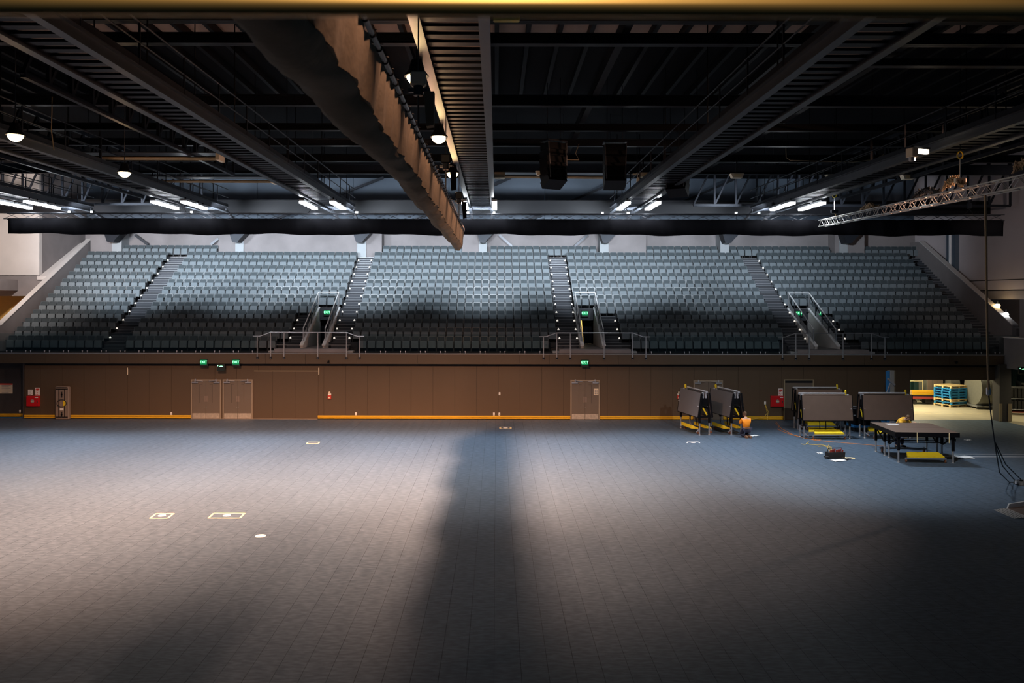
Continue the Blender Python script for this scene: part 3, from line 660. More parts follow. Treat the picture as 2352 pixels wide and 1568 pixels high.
lattice((-19.6, 24, 0), (-19.6, 44, 0), 12.4, 14.6, 16, 'dark lengthwise lattice girder beside the warm lamps')
lattice((-11.9, 20, 0), (-11.9, 36, 0), 12.4, 14.4, 14, 'dark lengthwise lattice girder between two catwalks')
lattice((18.9, 26, 0), (18.9, 45, 0), 12.4, 14.6, 15, 'dark lengthwise lattice girder above the hanging truss')
for xa, xb, Y in ((-6, 1, 56.4), (2, 9, 56.4), (10, 17, 56.4), (-16, -8, 56.4)):
    o = struct(MB().bar((xa, Y, 12.3), (xb, Y, 15.4), .16, .16), 'brace', 'steel_dark'); o['label'] = 'dark diagonal brace on the navy wall'
# ------------------------------------------------------------------ catwalks
CN = ['outermost catwalk over the pale side wall', 'catwalk with two warm lamps along it', 'catwalk between the warm lamps and the drape', 'central catwalk next to the hanging drape',
      'catwalk passing the speaker clusters', 'catwalk above the lit lamp box']
RUNG = MB().box(-.52, .52, -.11, .11, -.03, .03).mesh('rung', 'steel_dark')
BRD = MB().box(-.50, .50, -.14, .14, -.015, .015).mesh('deck_board', 'roof_brown')
CLIP = MB().box(-.05, .05, -.12, .12, -.10, .04).mesh('clamp', 'steel_black')
for X, lab in zip(CAT_X, CN):
    t = sroot('catwalk_beam', 'dark steel ' + lab)
    for s in (-1, 1):
        x = X + s * .60
        build(MB().box(x - .10, x + .10, 3.0, 44.2, 11.57, 11.60).box(x - .012, x + .012, 3.0, 44.2, 11.6, 11.85).box(x - .10, x + .10, 3.0, 44.2, 11.85, 11.88), 'side_beam', 'steel_mid', t)
        build(MB().tube([(x + s * .05, 3, 12.85), (x + s * .05, 44.2, 12.85)], .024, 6).tube([(x + s * .05, 3, 12.4), (x + s * .05, 44.2, 12.4)], .02, 6), 'handrail', 'steel_dark', t)
        build(MB().box(x + s * .03, x + s * .06, 3, 44.2, 11.90, 12.05), 'kick_board', 'steel_dark', t)
    n0 = 0
    for k in range(78):
        y = 9.0 + k * .45
        link('rung', RUNG, t, (X, y, 11.70))
        if y < 30: link('deck_board', BRD, t, (X, y + .225, 11.83))
    for k in range(14):
        y = 10 + k * 2.5
        for s in (-1, 1): build(MB().box(X + s * .65 - .02, X + s * .65 + .02, y - .02, y + .02, 11.88, 12.85), 'post', 'steel_dark', t)
    for k in range(6):
        y = 12 + k * 6.0
        for s in (-1, 1): build(MB().tube([(X + s * .6, y, 11.88), (X + s * .6, y, 15.5)], .02, 6), 'hanger', 'steel_black', t)
    for s in (-1, 1): build(MB().bar((X + s * .6, 43.9, 11.7), (X + s * .5, 46.2, 11.2), .1, .14), 'end_strut', 'steel_mid', t)
# ------------------------------------------------------------------ LED battens
cnt = 0
NMC = ['over the pale side wall', 'past the warm lamps', 'short of the drape', 'beside the drape end', 'past the speaker clusters', 'before the dim parapet']
for ci, X in enumerate(CAT_X):
    for s in (-1, 1):
        for k, y in enumerate((38.3, 39.9)):
            t = thing('led_batten', 'blazing white LED batten %s, %s edge of the catwalk, %s one' % (NMC[ci], 'near' if s > 0 else 'outer', ('first', 'last')[k]), 'light', (X + s * .72, y, 11.42), 0, 'white LED battens at the catwalk ends')
            build(MB().cbox(-.13, .13, -.66, .66, .0, .10, .015), 'housing', 'alu_dull', t)
            build(MB().box(-.12, .12, -.62, .62, -.10, .0), 'diffuser', 'led_white', t)
            build(MB().box(-.03, .03, -.35, -.31, .1, .2).box(-.03, .03, .31, .35, .1, .2), 'bracket', 'steel_black', t)
# ------------------------------------------------------------------ warm floodlights
def flood(loc, label, on=True, group='warm floodlights under the roof'):
    t = thing('floodlight', label, 'light', loc, 0, group)
    build(MB().lathe([(.10, .34), (.12, .30), (.17, .12), (.25, .02), (.25, .0)], 16), 'housing', 'steel_dark', t, smooth=True)
    build(MB().lathe([(.20, .0), (.19, -.05), (.14, -.12), (.06, -.16), (.01, -.17)], 16), 'lens', 'lamp_warm' if on else 'sign_cream', t)
    build(MB().tube([(0, 0, .33), (0, 0, 15.5 - loc[2])], .016, 6), 'stem', 'steel_mid', t)
    return t
WL = ['brightest warm floodlight high beside the drape, above the chain hoist', 'second warm floodlight down the drape, hanging on a stem', 'third warm floodlight, furthest along the drape',
      'warm floodlight nearest the end of the outer catwalk', 'warm floodlight by the radiant tube, further from us']
for (X, Y, E), lab in zip(WARM_LAMPS, WL): flood((X, Y, 11.27), lab)
for x, y, Y, lab in ((345, 978 - 558, 30, ''),): pass
t = thing('lamp_box', 'pale lamp box lit on its side, under the catwalk over the hanging truss', 'light', P(2095, 350, 25.2), .3, None)
build(MB().cbox(-.12, .12, -.15, .15, -.16, .14, .02), 'housing', 'sign_cream', t)
build(MB().box(.14, .62, -.05, .05, -.02, .12), 'reflector', 'lamp_soft', t)
build(MB().lathe([(.10, -.12), (.10, .06), (.07, .10)], 12, (-.02, -.02, -.16)), 'lens_tube', 'alu', t)
build(MB().bar((0, 0, .13), (0, 0, .22), .05, .05).bar((0, 0, .2), (1.0, .3, .24), .05, .05), 'stem', 'steel_dark', t)
for x, y, Y, lab in ((1245, 398, 36, 'first'), (1477, 402, 36.4, 'second'), (1692, 404, 36.4, 'third'), (1912, 406, 36.4, 'fourth'), (2085, 407, 36.4, 'fifth')):
    t = thing('ceiling_light', 'unlit cream roof light on the beam over the stand, %s from the central catwalk' % lab, 'light', P(x, y, Y), 0, 'unlit cream roof lights')
    build(MB().prism([(-.30, .10), (.30, .10), (.22, -.10), (-.22, -.10)], -.16, .16), 'housing', 'sign_cream', t)
    build(MB().box(-.16, .16, -.17, -.16, -.06, .06), 'reflector', 'tape_yellow', t)
    build(MB().box(-.03, .03, -.03, .03, .10, 13.1 - t.location.z), 'stem', 'steel_dark', t)
t = thing('spotlight', 'copper coloured cylinder spotlight hanging by the speaker catwalk', 'light', P(1466, 425, 36), 0, None)
build(MB().lathe([(.075, -.12), (.085, .0), (.085, .30), (.05, .34)], 14), 'barrel', 'sign_cream', t, smooth=True)
build(MB().box(-.25, .25, -.06, .06, .46, .52), 'mount_plate', 'sign_cream', t)
build(MB().box(-.02, .02, -.02, .02, .33, 13.1 - t.location.z), 'stem', 'steel_dark', t)
# ------------------------------------------------------------------ radiant tubes
def radiant(p, q, label):
    t = thing('radiant_heater', label, 'heater', (Vector(p) + Vector(q)) / 2, 0, 'radiant tube heaters')
    A, B = Vector(p), Vector(q)
    build(MB().tube([A, B - Vector((.15, 0, 0)), B + Vector((.0, .12, 0)), B + Vector((-.15, .26, 0)), A + Vector((0, .26, 0))], .045, 8), 'tube', 'rope', t, world=True, smooth=True)
    build(MB().prism([(A.x, A.z + .16), (B.x, B.z + .16), (B.x, B.z + .20), (A.x, A.z + .20)], A.y - .22, A.y + .46), 'reflector', 'steel_mid', t, world=True)
    build(MB().cbox(A.x - .5, A.x, A.y - .12, A.y + .36, A.z - .08, A.z + .2, .02), 'burner_box', 'trim_brown', t, world=True)
    build(MB().box(B.x - .02, B.x + .12, B.y - .2, B.y + .44, B.z - .1, B.z + .2), 'end_cap', 'sign_cream', t, world=True)
    for u in (.1, .5, .9):
        c = A.lerp(B, u); build(MB().tube([c + Vector((0, .12, .2)), (c.x, c.y + .12, 15.5)], .012, 5), 'hanger', 'steel_dark', t, world=True)
radiant(P(165, 362, 31), P(500, 363, 31), 'long radiant tube heater with cream end cap, nearer of the two')
radiant(P(335, 415, 37), P(625, 416, 37), 'smaller looking radiant tube heater nearer the stand')
radiant(P(1160, 405, 37.3), P(1430, 407, 37.3), 'radiant tube heater behind the central catwalk')
# ------------------------------------------------------------------ pelmet truss and cloth
def boxtruss(t, A, B, s, n, m='steel_dark', r=.025, diag=.012, name='chord'):
    A, B = Vector(A), Vector(B); d = (B - A).normalized(); rgt = d.cross(Vector((0, 0, 1))).normalized(); up = rgt.cross(d).normalized()
    cor = [rgt * a * s / 2 + up * b * s / 2 for a, b in ((-1, -1), (1, -1), (1, 1), (-1, 1))]
    for c in cor: build(MB().tube([A + c, B + c], r, 8), name, m, t, world=True, smooth=True)
    for i in range(n):
        p, q = A.lerp(B, i / n), A.lerp(B, (i + 1) / n)
        for k in range(4):
            c0, c1 = cor[k], cor[(k + 1) % 4]
            if i % 2: c0, c1 = c1, c0
            build(MB().tube([p + c0, q + c1], diag, 5), 'lacing', m, t, world=True)
PYY = 40.6
pa_, pb_ = PX(12, PYY, 500), PX(2303, PYY, 515)
tr = thing('pelmet_truss', 'long black lighting truss hung across the hall before the stand', 'truss', ((pa_ + pb_) / 2, PYY, 10.85), 0)
boxtruss(tr, (pa_, PYY, 10.98), (pb_, PYY, 10.98), .30, 68, 'steel_mid')
cl = thing('pelmet_curtain', 'long black pelmet cloth hanging from the truss across the stand', 'curtain', ((pa_ + pb_) / 2, PYY, 10.8), 0)
n = 260; vs = []; fs = []
for i in range(n + 1):
    u = i / n; x = pa_ + .25 + (pb_ - pa_ - .3) * u
    wv = .045 * math.sin(i * .9) + .03 * math.sin(i * 2.3 + 1); sag = .035 * math.sin(i * .21) + .02 * math.sin(i * .53 + 2)
    for z, k in ((10.86, .3), (10.5, .8), (10.06 + sag, 1.0)):
        vs.append((x, PYY - .19 + wv * k, z))
for i in range(n):
    for k in range(2): a = i * 3 + k; fs.append((a, a + 3, a + 4, a + 1))
o = build(MB().add(vs, fs), 'cloth', 'drape_black', cl, world=True, smooth=True)
sm_ = o.modifiers.new('thick', 'SOLIDIFY'); sm_.thickness = .02
for k, x in enumerate((60, 420, 717, 1437, 1776, 2226)):
    h = thing('chain_hoist', 'small dark chain hoist holding the pelmet truss, %s from the pale wall' % ORD[k + 1], 'hoist', (PX(x, PYY, 490), PYY, 11.2), 0, 'hoists on the pelmet truss')
    build(MB().bar((-.25, 0, -.1), (0, 0, .25), .03, .03).bar((.25, 0, -.1), (0, 0, .25), .03, .03), 'bridle', 'steel_black', h)
    build(MB().cbox(-.09, .09, -.08, .08, .25, .55, .02), 'motor', 'steel_dark', h)
    build(MB().tube([(0, 0, .55), (0, 0, 4.2)], .012, 5), 'chain', 'steel_mid', h)
for k, x in enumerate((160, 212, 441, 820, 1075, 1135, 1383, 1442, 1690, 1742)):
    t = thing('truss_lamp', 'tiny glaring white lamp on top of the pelmet truss, %s from the pale wall' % ORD[k + 1], 'light', (PX(x, PYY - .1, 495), PYY - .1, 11.14), 0, 'tiny lamps on the pelmet truss')
    build(MB().cbox(-.07, .07, -.06, .06, 0, .10, .015), 'housing', 'steel_black', t)
    build(MB().box(-.055, .055, -.075, -.06, .01, .09), 'lens', 'led_white', t)
# ------------------------------------------------------------------ hanging drape along the hall
dr = thing('divider_drape', 'rolled brown grey divider drape hung along the hall beside the central catwalk', 'curtain', (-1.45, 18, 9.37), 0)
secs = 190; vs = []; fs = []; K = 22
for i in range(secs + 1):
    u = i / secs; y = 5.0 + (30.4 - 5.0) * u
    w_ = .46 - .08 * u + (.16 * max(0, min(1, (9.6 - y) / 1.2)) if y < 9.6 else 0); h_ = .74 - .06 * u + .03 * math.sin(y * 1.3) + .015 * math.sin(y * 3.1 + 1)
    h_ += .10 * max(0, 1 - abs(y - 9.2) / 1.4)
    pin = 1 - .05 * max(0, 1 - abs((y % 3.1) - 1.5) / .25)
    for k in range(K):
        a = k / K
        if a < .38:   # lit face straight down from the pipe
            s = a / .38; x = -.02 - .05 * s * s; z = -h_ * .86 * s
            f = .030 * math.sin(y * 8 + 1.5 * math.sin(y * 1.3)) * s + .018 * math.sin(y * 17 + 3 * s) * (1 - .4 * s)
            x += f
        else:
            s = (a - .38) / .62; ang = -math.pi * .12 - s * math.pi * 1.02
            cx, cz = -.04 - w_ * .50, -h_ * .60
            x = cx + w_ * .50 * math.cos(ang) * pin; z = cz + h_ * (.42 if ang > -math.pi * .8 else .42) * math.sin(ang)
            if s > .72: q = (s - .72) / .28; x = x * (1 - q) + (-.06) * q; z = z * (1 - q) + (.02) * q
            x += .02 * math.sin(y * 5 + k) + .012 * math.sin(y * 11 + 2 * k)
        vs.append((-1.24 + x, y, 9.37 + z))
for i in range(secs):
    for k in range(K): l = (k + 1) % K; fs.append((i * K + k, i * K + l, (i + 1) * K + l, (i + 1) * K + k))
fs += [tuple(range(K - 1, -1, -1)), tuple(range(secs * K, (secs + 1) * K))]
build(MB().add(vs, fs), 'cloth', 'drape_tan', dr, world=True, smooth=True)
build(MB().tube([(-1.235, 4.6, 9.40), (-1.235, 30.6, 9.40)], .028, 8), 'pipe', 'steel_mid', dr, world=True, smooth=True)
TIE = MB().tube([(.034 * math.cos(a), 0, .034 * math.sin(a)) for a in [k * math.pi / 4 for k in range(8)]], .008, 5, closed=True).tube([(0, 0, .034), (.015, .01, .055), (.04, .02, .05)], .005, 4).mesh('tie', 'steel_black')
for k in range(56): link('tie', TIE, dr, (.215, 5.2 + k * .45 - 18, .03))
for k, (x, y, Y, zb) in enumerate(((931, 190, 13.2, 9.5), (1014, 345, 20.4, 9.5), (1046, 400, 27.6, 9.5))):
    q = P(x, y, Y)
    h = thing('chain_hoist', ('large chain hoist with a hanging chain bag beside the brightest lamp', 'dark chain hoist on the drape under the second lamp', 'dark chain hoist near the far end of the drape')[k], 'hoist', (-1.30, Y, 10.25 if k else 10.3), 0, 'hoists holding the drape')
    build(MB().cbox(-.13, .13, -.10, .10, 0, .24, .03), 'motor', 'sign_cream' if k == 0 else 'steel_dark', h)
    build(MB().cyl((0, -.02, -.16), .08, .16, 12).box(-.16, .16, -.04, .04, -.10, -.04), 'gear_case', 'steel_mid', h)
    build(MB().tube([(0, 0, .24), (0, 0, 5.2)], .012, 5), 'chain', 'steel_mid', h)
    build(MB().tube([(0, 0, -.12), (.0, 0, 9.42 - h.location.z)], .016, 6), 'hook', 'steel_mid', h)
    build(MB().prism([(.10, -.10), (.27, -.10), (.26, -.66), (.14, -.68)], -.09, .09), 'chain_bag', 'drape_tan' if k == 0 else 'drape_black', h)
# ------------------------------------------------------------------ speaker clusters
for k, (x, Y) in enumerate(((1272, 31.2), (1412, 31.4), (1556, 33.6))):
    t = thing('speaker_cluster', 'dark curved line array of speakers, %s from the central catwalk' % ORD[k + 1], 'speaker', (PX(x, Y, 320), Y, 12.2), (.5, 0, -.5)[k], 'hanging speaker clusters')
    for i in range(6):
        a = -.10 - i * .085
        m = MB().prism([(-.28, -.14), (.32, -.14), (.32, .14), (-.28, .11)], -.42, .42, 'x'); 
        o = build(m, 'cabinet', 'steel_black', t); o.location = (0, .12 * math.sin(i * .5) - .06 * i * .3, .55 - i * .27); o.rotation_euler = (a, 0, 0)
    build(MB().box(-.45, .45, -.3, .3, .74, .80), 'rigging_frame', 'steel_dark', t)
    build(MB().bar((-.42, -.28, .7), (-.36, -.36, -.7), .04, .03).bar((.42, -.28, .7), (.36, -.36, -.7), .04, .03), 'side_bar', 'steel_mid', t)
    for s in (-.3, .3): build(MB().tube([(s, 0, .8), (s, 0, 3.3)], .014, 5), 'cable', 'steel_dark', t)
# stray conduits looping under the beams
for k, (pts, Y) in enumerate((([(1790, 264), (1792, 284), (1800, 290), (1960, 291), (2205, 295), (2220, 280), (2222, 264)], 30), ([(1805, 340), (1806, 362), (1815, 368), (1960, 372), (2010, 366), (2030, 354)], 36), ([(120, 222), (118, 300), (124, 345)], 26), ([(1250, 335), (1252, 362), (1240, 366), (1330, 367), (1322, 352), (1330, 330)], 32.9))):
    o = build(MB().tube([P(x, y, Y) for x, y in pts], .018, 6), 'conduit', 'rope', None, smooth=True)
    tag(o, ('thin looping conduit under the beam above the hanging truss', 'thin looping conduit near the last two catwalks', 'bent grey conduit beside the outer lattice girder', 'thin cable loop under the speaker clusters')[k], 'conduit', None)
# ------------------------------------------------------------------ long warm lit truss and its cables
A, B = P(1888, 513, 40), P(2352, 417, 20.7); B = A + (B - A) * 1.12
tt = thing('hanging_truss', 'long silver box truss hung slanting towards us, cables on it', 'truss', A, 0)
boxtruss(tt, A, B, .31, 46, 'truss_alu', .022, .012)
def clump(c, L, m, label, parent=None, n=9, h=.25):
    t = thing('cable_bundle', label, 'cable', c, 0, 'cable bundles on the hanging truss')
    dv = (B - A).normalized()
    for i in range(n):
        ph = random.random() * 6; pts = []
        for k in range(14):
            u = k / 13 - .5
            pts.append(dv * (u * L * random.uniform(.85, 1.05)) + Vector((.10 * math.sin(ph + k), .06 * math.cos(ph * 2 + k * .8), h * max(0, 1 - (2 * u) ** 2) * random.uniform(.3, 1.0) + .05 * math.sin(k * 2 + ph))))
        build(MB().tube(pts, .020, 5), 'loop', m, t, smooth=True)
    return t
def on(u, dz): return A + (B - A) * u + Vector((0, 0, dz))
clump(on(.33, .17), 2.2, 'rope', 'tan loops of cable heaped midway on the silver truss')
clump(on(.60, .15), 2.6, 'cable_black', 'thick black bundle draped over the silver truss', n=12, h=.34)
clump(on(.70, .28), 1.4, 'rope', 'brown cloth-like cable heap by the yellow hook', n=12, h=.36)
clump(on(.90, .30), 1.3, 'rope', 'bright tangle of cables heaped high on the truss', n=12, h=.34)
for k, (x, y0, y1, u) in enumerate(((2238, 375, 452, .72), (1931, 455, 490, .10))):
    c = on(u, .16); zt = 15.4
    h = thing('chain_hoist', ('chain hoist with a yellow hook ring holding the silver truss', 'small chain hoist at the far tip of the silver truss')[k], 'hoist', c, 0, 'hoists on the hanging truss')
    build(MB().cbox(-.16, .16, -.07, .07, .20, .36, .02), 'motor', 'sign_cream' if k == 0 else 'steel_dark', h)
    build(MB().tube([(0, 0, 0), (.08, 0, .1), (.02, 0, .2)], .03, 6), 'hook', 'rope', h)
    build(MB().tube([(0, 0, .36), (0, 0, .95)], .02, 5), 'chain', 'alu', h)
    build(MB().tube([(.09 * math.cos(a), 0, 1.06 + .11 * math.sin(a)) for a in [j * math.pi / 6 for j in range(12)]], .02, 6, closed=True), 'hook_ring', 'yellow_safety', h)
    build(MB().tube([(0, 0, 1.17), (0, 0, zt - c.z)], .012, 5), 'sling', 'steel_black', h)
# cable drop to the floor
c0 = on(.80, -.16); g = FL(2342, 1108)
drp = thing('cable_drop', 'taped bundle of cables hanging from the silver truss to the floor', 'cable', (c0.x, c0.y, 0), 0)
c0 = on(.795, -.16); pts = [c0, P(2265, 560, c0.y + .5), P(2266, 680, 24.2), P(2268, 800, 25.0), P(2271, 900, 25.6)]
build(MB().tube(pts, .034, 8), 'taped_bundle', 'rope', drp, world=True, smooth=True)
build(MB().lathe([(.03, 0), (.07, .04), (.07, .22), (.03, .28)], 10, tuple(P(2270, 908, 25.6))), 'connector', 'alu', drp, world=True)
for k, (b1, b2, b3) in enumerate((((2285, 1020), (2296, 1085), (2318, 1108)), ((2284, 1015), (2303, 1070), (2330, 1103)), ((2284, 1012), (2310, 1066), (2345, 1102)))):
    ps = [P(2270, 900, 25.6), P(2277, 960, 26), P(*b1, 26.6), P(*b2, 28.0)]; f = FL(*b3); f.z = .02; e = FL(2352 + 6 * k, 1110 + k); e.z = .02
    build(MB().tube(ps + [f, e], .020, 6), 'cable', 'cable_black', drp, world=True, smooth=True)
t = thing('cable_coil', 'coil of black cable with plugs on the floor below the hanging cables', 'cable', FL(2350, 1112), 0)
for i in range(7):
    build(MB().tube([((.30 - .02 * i) * math.cos(a), (.30 - .02 * i) * math.sin(a), .022 + .018 * i + .01 * math.sin(3 * a)) for a in [j * math.pi / 9 for j in range(18)]], .02, 6, closed=True), 'loop', 'cable_black', t, smooth=True)
for p in ((-.32, -.1), (-.02, -.30), (.1, .05)): build(MB().cyl((p[0], p[1], .05), .045, .10, 10), 'plug', 'chrome', t)
# ------------------------------------------------------------------ brass rail close to the camera
hr = thing('brass_handrail', 'blurred brass handrail close in front of the viewer', 'railing', (0, 1.5, 0), 0)
zr = CZ + 672 * 1.5 / FPX
build(MB().tube([(-1.7, 1.5, zr + .004), (1.7, 1.5, zr - .002)], .0195, 24), 'rail', 'brass', hr, world=True, smooth=True)
for x in (-1.6, 1.6): build(MB().box(x - .02, x + .02, 1.48, 1.52, 0, zr - .015), 'post', 'steel_dark', hr, world=True)

t = thing('junction_box', 'bright yellow box on the nearest roof beam beside the central catwalk', 'box', P(1163, 36, 18.0), 0)
build(MB().cbox(-.30, .30, -.12, .06, -.14, .12, .02), 'box_body', 'yellow_safety', t); build(MB().box(-.27, -.02, -.135, -.12, -.10, .08), 'cover_plate', 'yellow_paint', t)
# ------------------------------------------------------------------ things on the lower wall
def at_wall(x, y, d=0.0): v = P(x, y, WY); v.y = WY - d; return v
for (x0, x1, y0, y1, lab) in ((64, 93, 908.5, 932, 'red fire hose cabinet under two white notices'), (1769, 1798, 908.5, 933, 'red fire hose cabinet between the folded stages and the recessed door')):
    a, b = at_wall(x0, y1), at_wall(x1, y0); w_ = b.x - a.x; h = b.z - a.z
    t = thing('fire_hose_cabinet', lab, 'cabinet', ((a.x + b.x) / 2, WY, a.z), 0, 'red fire hose cabinets')
    build(MB().cbox(-w_ / 2, w_ / 2, -.16, 0, 0, h, .012), 'cabinet_body', 'red_paint', t)
    build(MB().box(-w_ / 2 + .02, w_ / 2 - .02, -.172, -.16, .02, h - .02), 'cabinet_door', 'red_paint', t)
    em = build(MB().cyl((0, -.18, h * .5), .10, .01, 18, 'y'), 'round_emblem', 'print_grey', t)
    build(MB().box(-.08, .08, -.186, -.18, h * .5 - .015, h * .5 + .015), 'emblem_band', 'tape_yellow', em)
    build(MB().box(w_ / 2 - .10, w_ / 2 - .06, -.19, -.172, h * .35, h * .55), 'handle', 'line_dark', t)
    build(MB().box(w_ / 2 - .22, w_ / 2 - .04, -.175, -.172, h - .10, h - .05), 'label_plate', 'sign_white', t)
def notice(x0, x1, y0, y1, label, mats=('sign_white', 'print_grey'), rows=0, red=None, name='notice'):
    a, b = at_wall(x0, y1), at_wall(x1, y0); w_ = b.x - a.x; h = b.z - a.z
    t = thing(name, label, 'sign', ((a.x + b.x) / 2, WY, a.z), 0, 'notices on the lower wall')
    build(MB().box(-w_ / 2, w_ / 2, -.012, 0, 0, h), 'sign_plate', mats[0], t)
    if rows:
        m = MB()
        for i in range(rows):
            z = h * (i + .5) / (rows + .6)
            if red: 
                for k in range(3): m.box(-w_ / 2 + w_ * (.08 + .31 * k), -w_ / 2 + w_ * (.25 + .31 * k), -.015, -.012, z - .025 + .02 * (k % 2), z + .02 + .02 * (k % 2))
            else: m.box(-w_ * .36, w_ * (.36 if i % 2 else .2), -.015, -.012, z - .012, z + .012)
        build(m, 'print', red or mats[1], t)
    if red: build(MB().box(-w_ * .3, w_ * .42, -.016, -.012, h * .66, h * .9), 'red_symbol', red, t)
    return t
notice(64.5, 75, 894.5, 907, 'small white notice above the red hose cabinet by the grey board', rows=4)
notice(81, 91.5, 890, 908, 'red and white fire hose instruction sign by the grey board', rows=4, red='sign_red')
notice(1788, 1798, 892, 909, 'red and white fire hose sign near the recessed door', rows=4, red='sign_red')
t = notice(-14, 15.5, 883, 906, 'cream notice board with a red header on the dark recessed wall', mats=('sign_cream', 'print_grey'), rows=6)
t.location.y = WY + .55; build(MB().box(-.36, .36, -.018, 0, .50, .58), 'red_header', 'sign_red', t)
for x, lab in ((757, 'red call point under a small horn on the wall past the sliding panel'), (1559.5, 'red call point under a small horn beside the folded stages')):
    c = at_wall(x, 910)
    t = thing('fire_call_point', lab, 'alarm', (c.x, WY, c.z), 0, 'fire call points')
    build(MB().cbox(-.10, .10, -.07, 0, -.16, .06, .012), 'call_box', 'sign_red', t)
    build(MB().box(-.06, .06, -.076, -.07, -.10, -.02), 'break_glass', 'sign_cream', t)
    build(MB().box(-.09, .09, -.03, 0, .07, .16), 'label_plate', 'sign_white', t)
    build(MB().lathe([(.06, 0), (.05, .05), (.02, .08)], 12, (0, 0, .22), 'y').box(0, 0, 0, 0, .2, .2) if False else MB().cyl((0, -.07, .22), .055, .07, 14, 'y'), 'sounder', 'sign_cream', t)
for k, (x, y, d, lab) in enumerate(((33, 947, -.55, 'white socket low on the dark recessed wall'), (394, 949.5, 0, 'white socket low on the wall before the paired doors'), (817.5, 950, 0, 'white socket low on the wall between sliding panel and drape shadow'),
                     (1134.5, 950.5, 0, 'first of two adjacent white sockets low on the wall'), (1147, 950.5, 0, 'second of two adjacent white sockets low on the wall'), (1147.5, 904, 0, 'white switch at shoulder height above the two sockets'),
                     (1757, 925, 0, 'white socket with a cable hanging from it by the red cabinet'))):
    c = at_wall(x, y, d)
    t = thing('wall_socket', lab, 'socket', (c.x, WY - d, c.z), 0, 'white wall sockets')
    build(MB().cbox(-.05, .05, -.03, 0, -.08, .08, .008), 'face_plate', 'switch_white', t)
    build(MB().box(-.02, .02, -.034, -.03, -.04, .0), 'outlet', 'print_grey', t)
c = at_wall(1757, 928, .06)
tag(build(MB().tube([c, c + Vector((.10, 0, -.5)), c + Vector((-.05, -.02, -.7)), c + Vector((-.6, -.03, -.83)), Vector((c.x - .9, c.y - .03, .02))], .012, 5).tube([c, c + Vector((.16, 0, -.4)), c + Vector((.12, -.02, -.8)), Vector((c.x + .1, c.y - .06, .02))], .012, 5), 'wall_cable', 'cable_yellow', None, smooth=True), 'yellow cable hanging from the wall socket by the red cabinet', 'cable')
for x, lab in ((293.5, 'slim pale upright light bar on the wall near the grey board'), (732.5, 'slim pale upright light bar at the sliding panel corner')):
    a, b = at_wall(x, 860), at_wall(x, 844)
    t = thing('light_bar', lab, 'lamp', (a.x, WY, a.z), 0, 'slim upright light bars')
    build(MB().cbox(-.025, .025, -.06, 0, 0, b.z - a.z, .008), 'bar', 'sign_cream', t)
    build(MB().box(-.035, .035, -.02, 0, .02, .06).box(-.035, .035, -.02, 0, b.z - a.z - .06, b.z - a.z - .02), 'bracket', 'steel_dark', t)
t = thing('security_camera', 'small black security camera under the landing brackets', 'camera', P(755, 829, 44.75), 0)
build(MB().box(-.04, .04, -.10, .0, -.03, .05), 'mount', 'steel_black', t); build(MB().cyl((0, -.18, -.06), .05, .16, 12, 'y'), 'body', 'steel_black', t)
t = thing('security_camera', 'small black dome camera on the fascia over the dock opening', 'camera', P(2195, 831, 44.75), 0)
build(MB().lathe([(.07, 0), (.07, -.04), (.05, -.09), (.01, -.11)], 12, (0, -.06, 0)), 'dome', 'steel_black', t, smooth=True); build(MB().box(-.06, .06, -.12, 0, 0, .03), 'mount', 'steel_black', t)
# grey upright board with straps, standing at the wall
a, b = P(125, 962, 44.6), P(157, 887, 44.6)
t = thing('stretcher_board', 'tall grey board with black straps and a yellow handled loop leaning at the wall', 'board', ((a.x + b.x) / 2, 44.75, 0), 0)
w_ = (b.x - a.x) / 2; h = 1.85
build(MB().cbox(-w_, w_, -.10, .12, 0, h, .04), 'board', 'case_grey', t)
build(MB().box(-w_ * .85, w_ * .85, -.112, -.10, h - .16, h - .11).box(-w_ * .85, w_ * .85, -.112, -.10, .12, .17).box(-w_ * .8, w_ * .7, -.112, -.10, h - .05, h - .025), 'cross_strap', 'steel_black', t)
for s in (-1, 1):
    build(MB().box(s * .16 - .02, s * .16 + .02, -.118, -.105, .17, h - .16), 'long_strap', 'steel_black', t)
build(MB().tube([(.26 * math.cos(q) * (1 if abs(math.cos(q)) < .9 else 1), -.13, .92 + .20 * math.sin(q)) for q in [k * math.pi / 10 for k in range(20)]], .022, 6, closed=True), 'loop', 'rubber', t)
build(MB().box(.08, .22, -.135, -.115, .76, 1.08), 'yellow_patch', 'yellow_safety', t)
build(MB().box(-.10, .10, -.13, -.115, .52, .64), 'white_tag', 'sign_white', t)
for z in (1.40, .28): build(MB().lathe([(.05, -.135), (.05, -.105)], 10, (0, 0, z), 'y').box(-.03, .03, -.135, -.105, z - .16, z + .16), 'buckle', 'rubber', t)

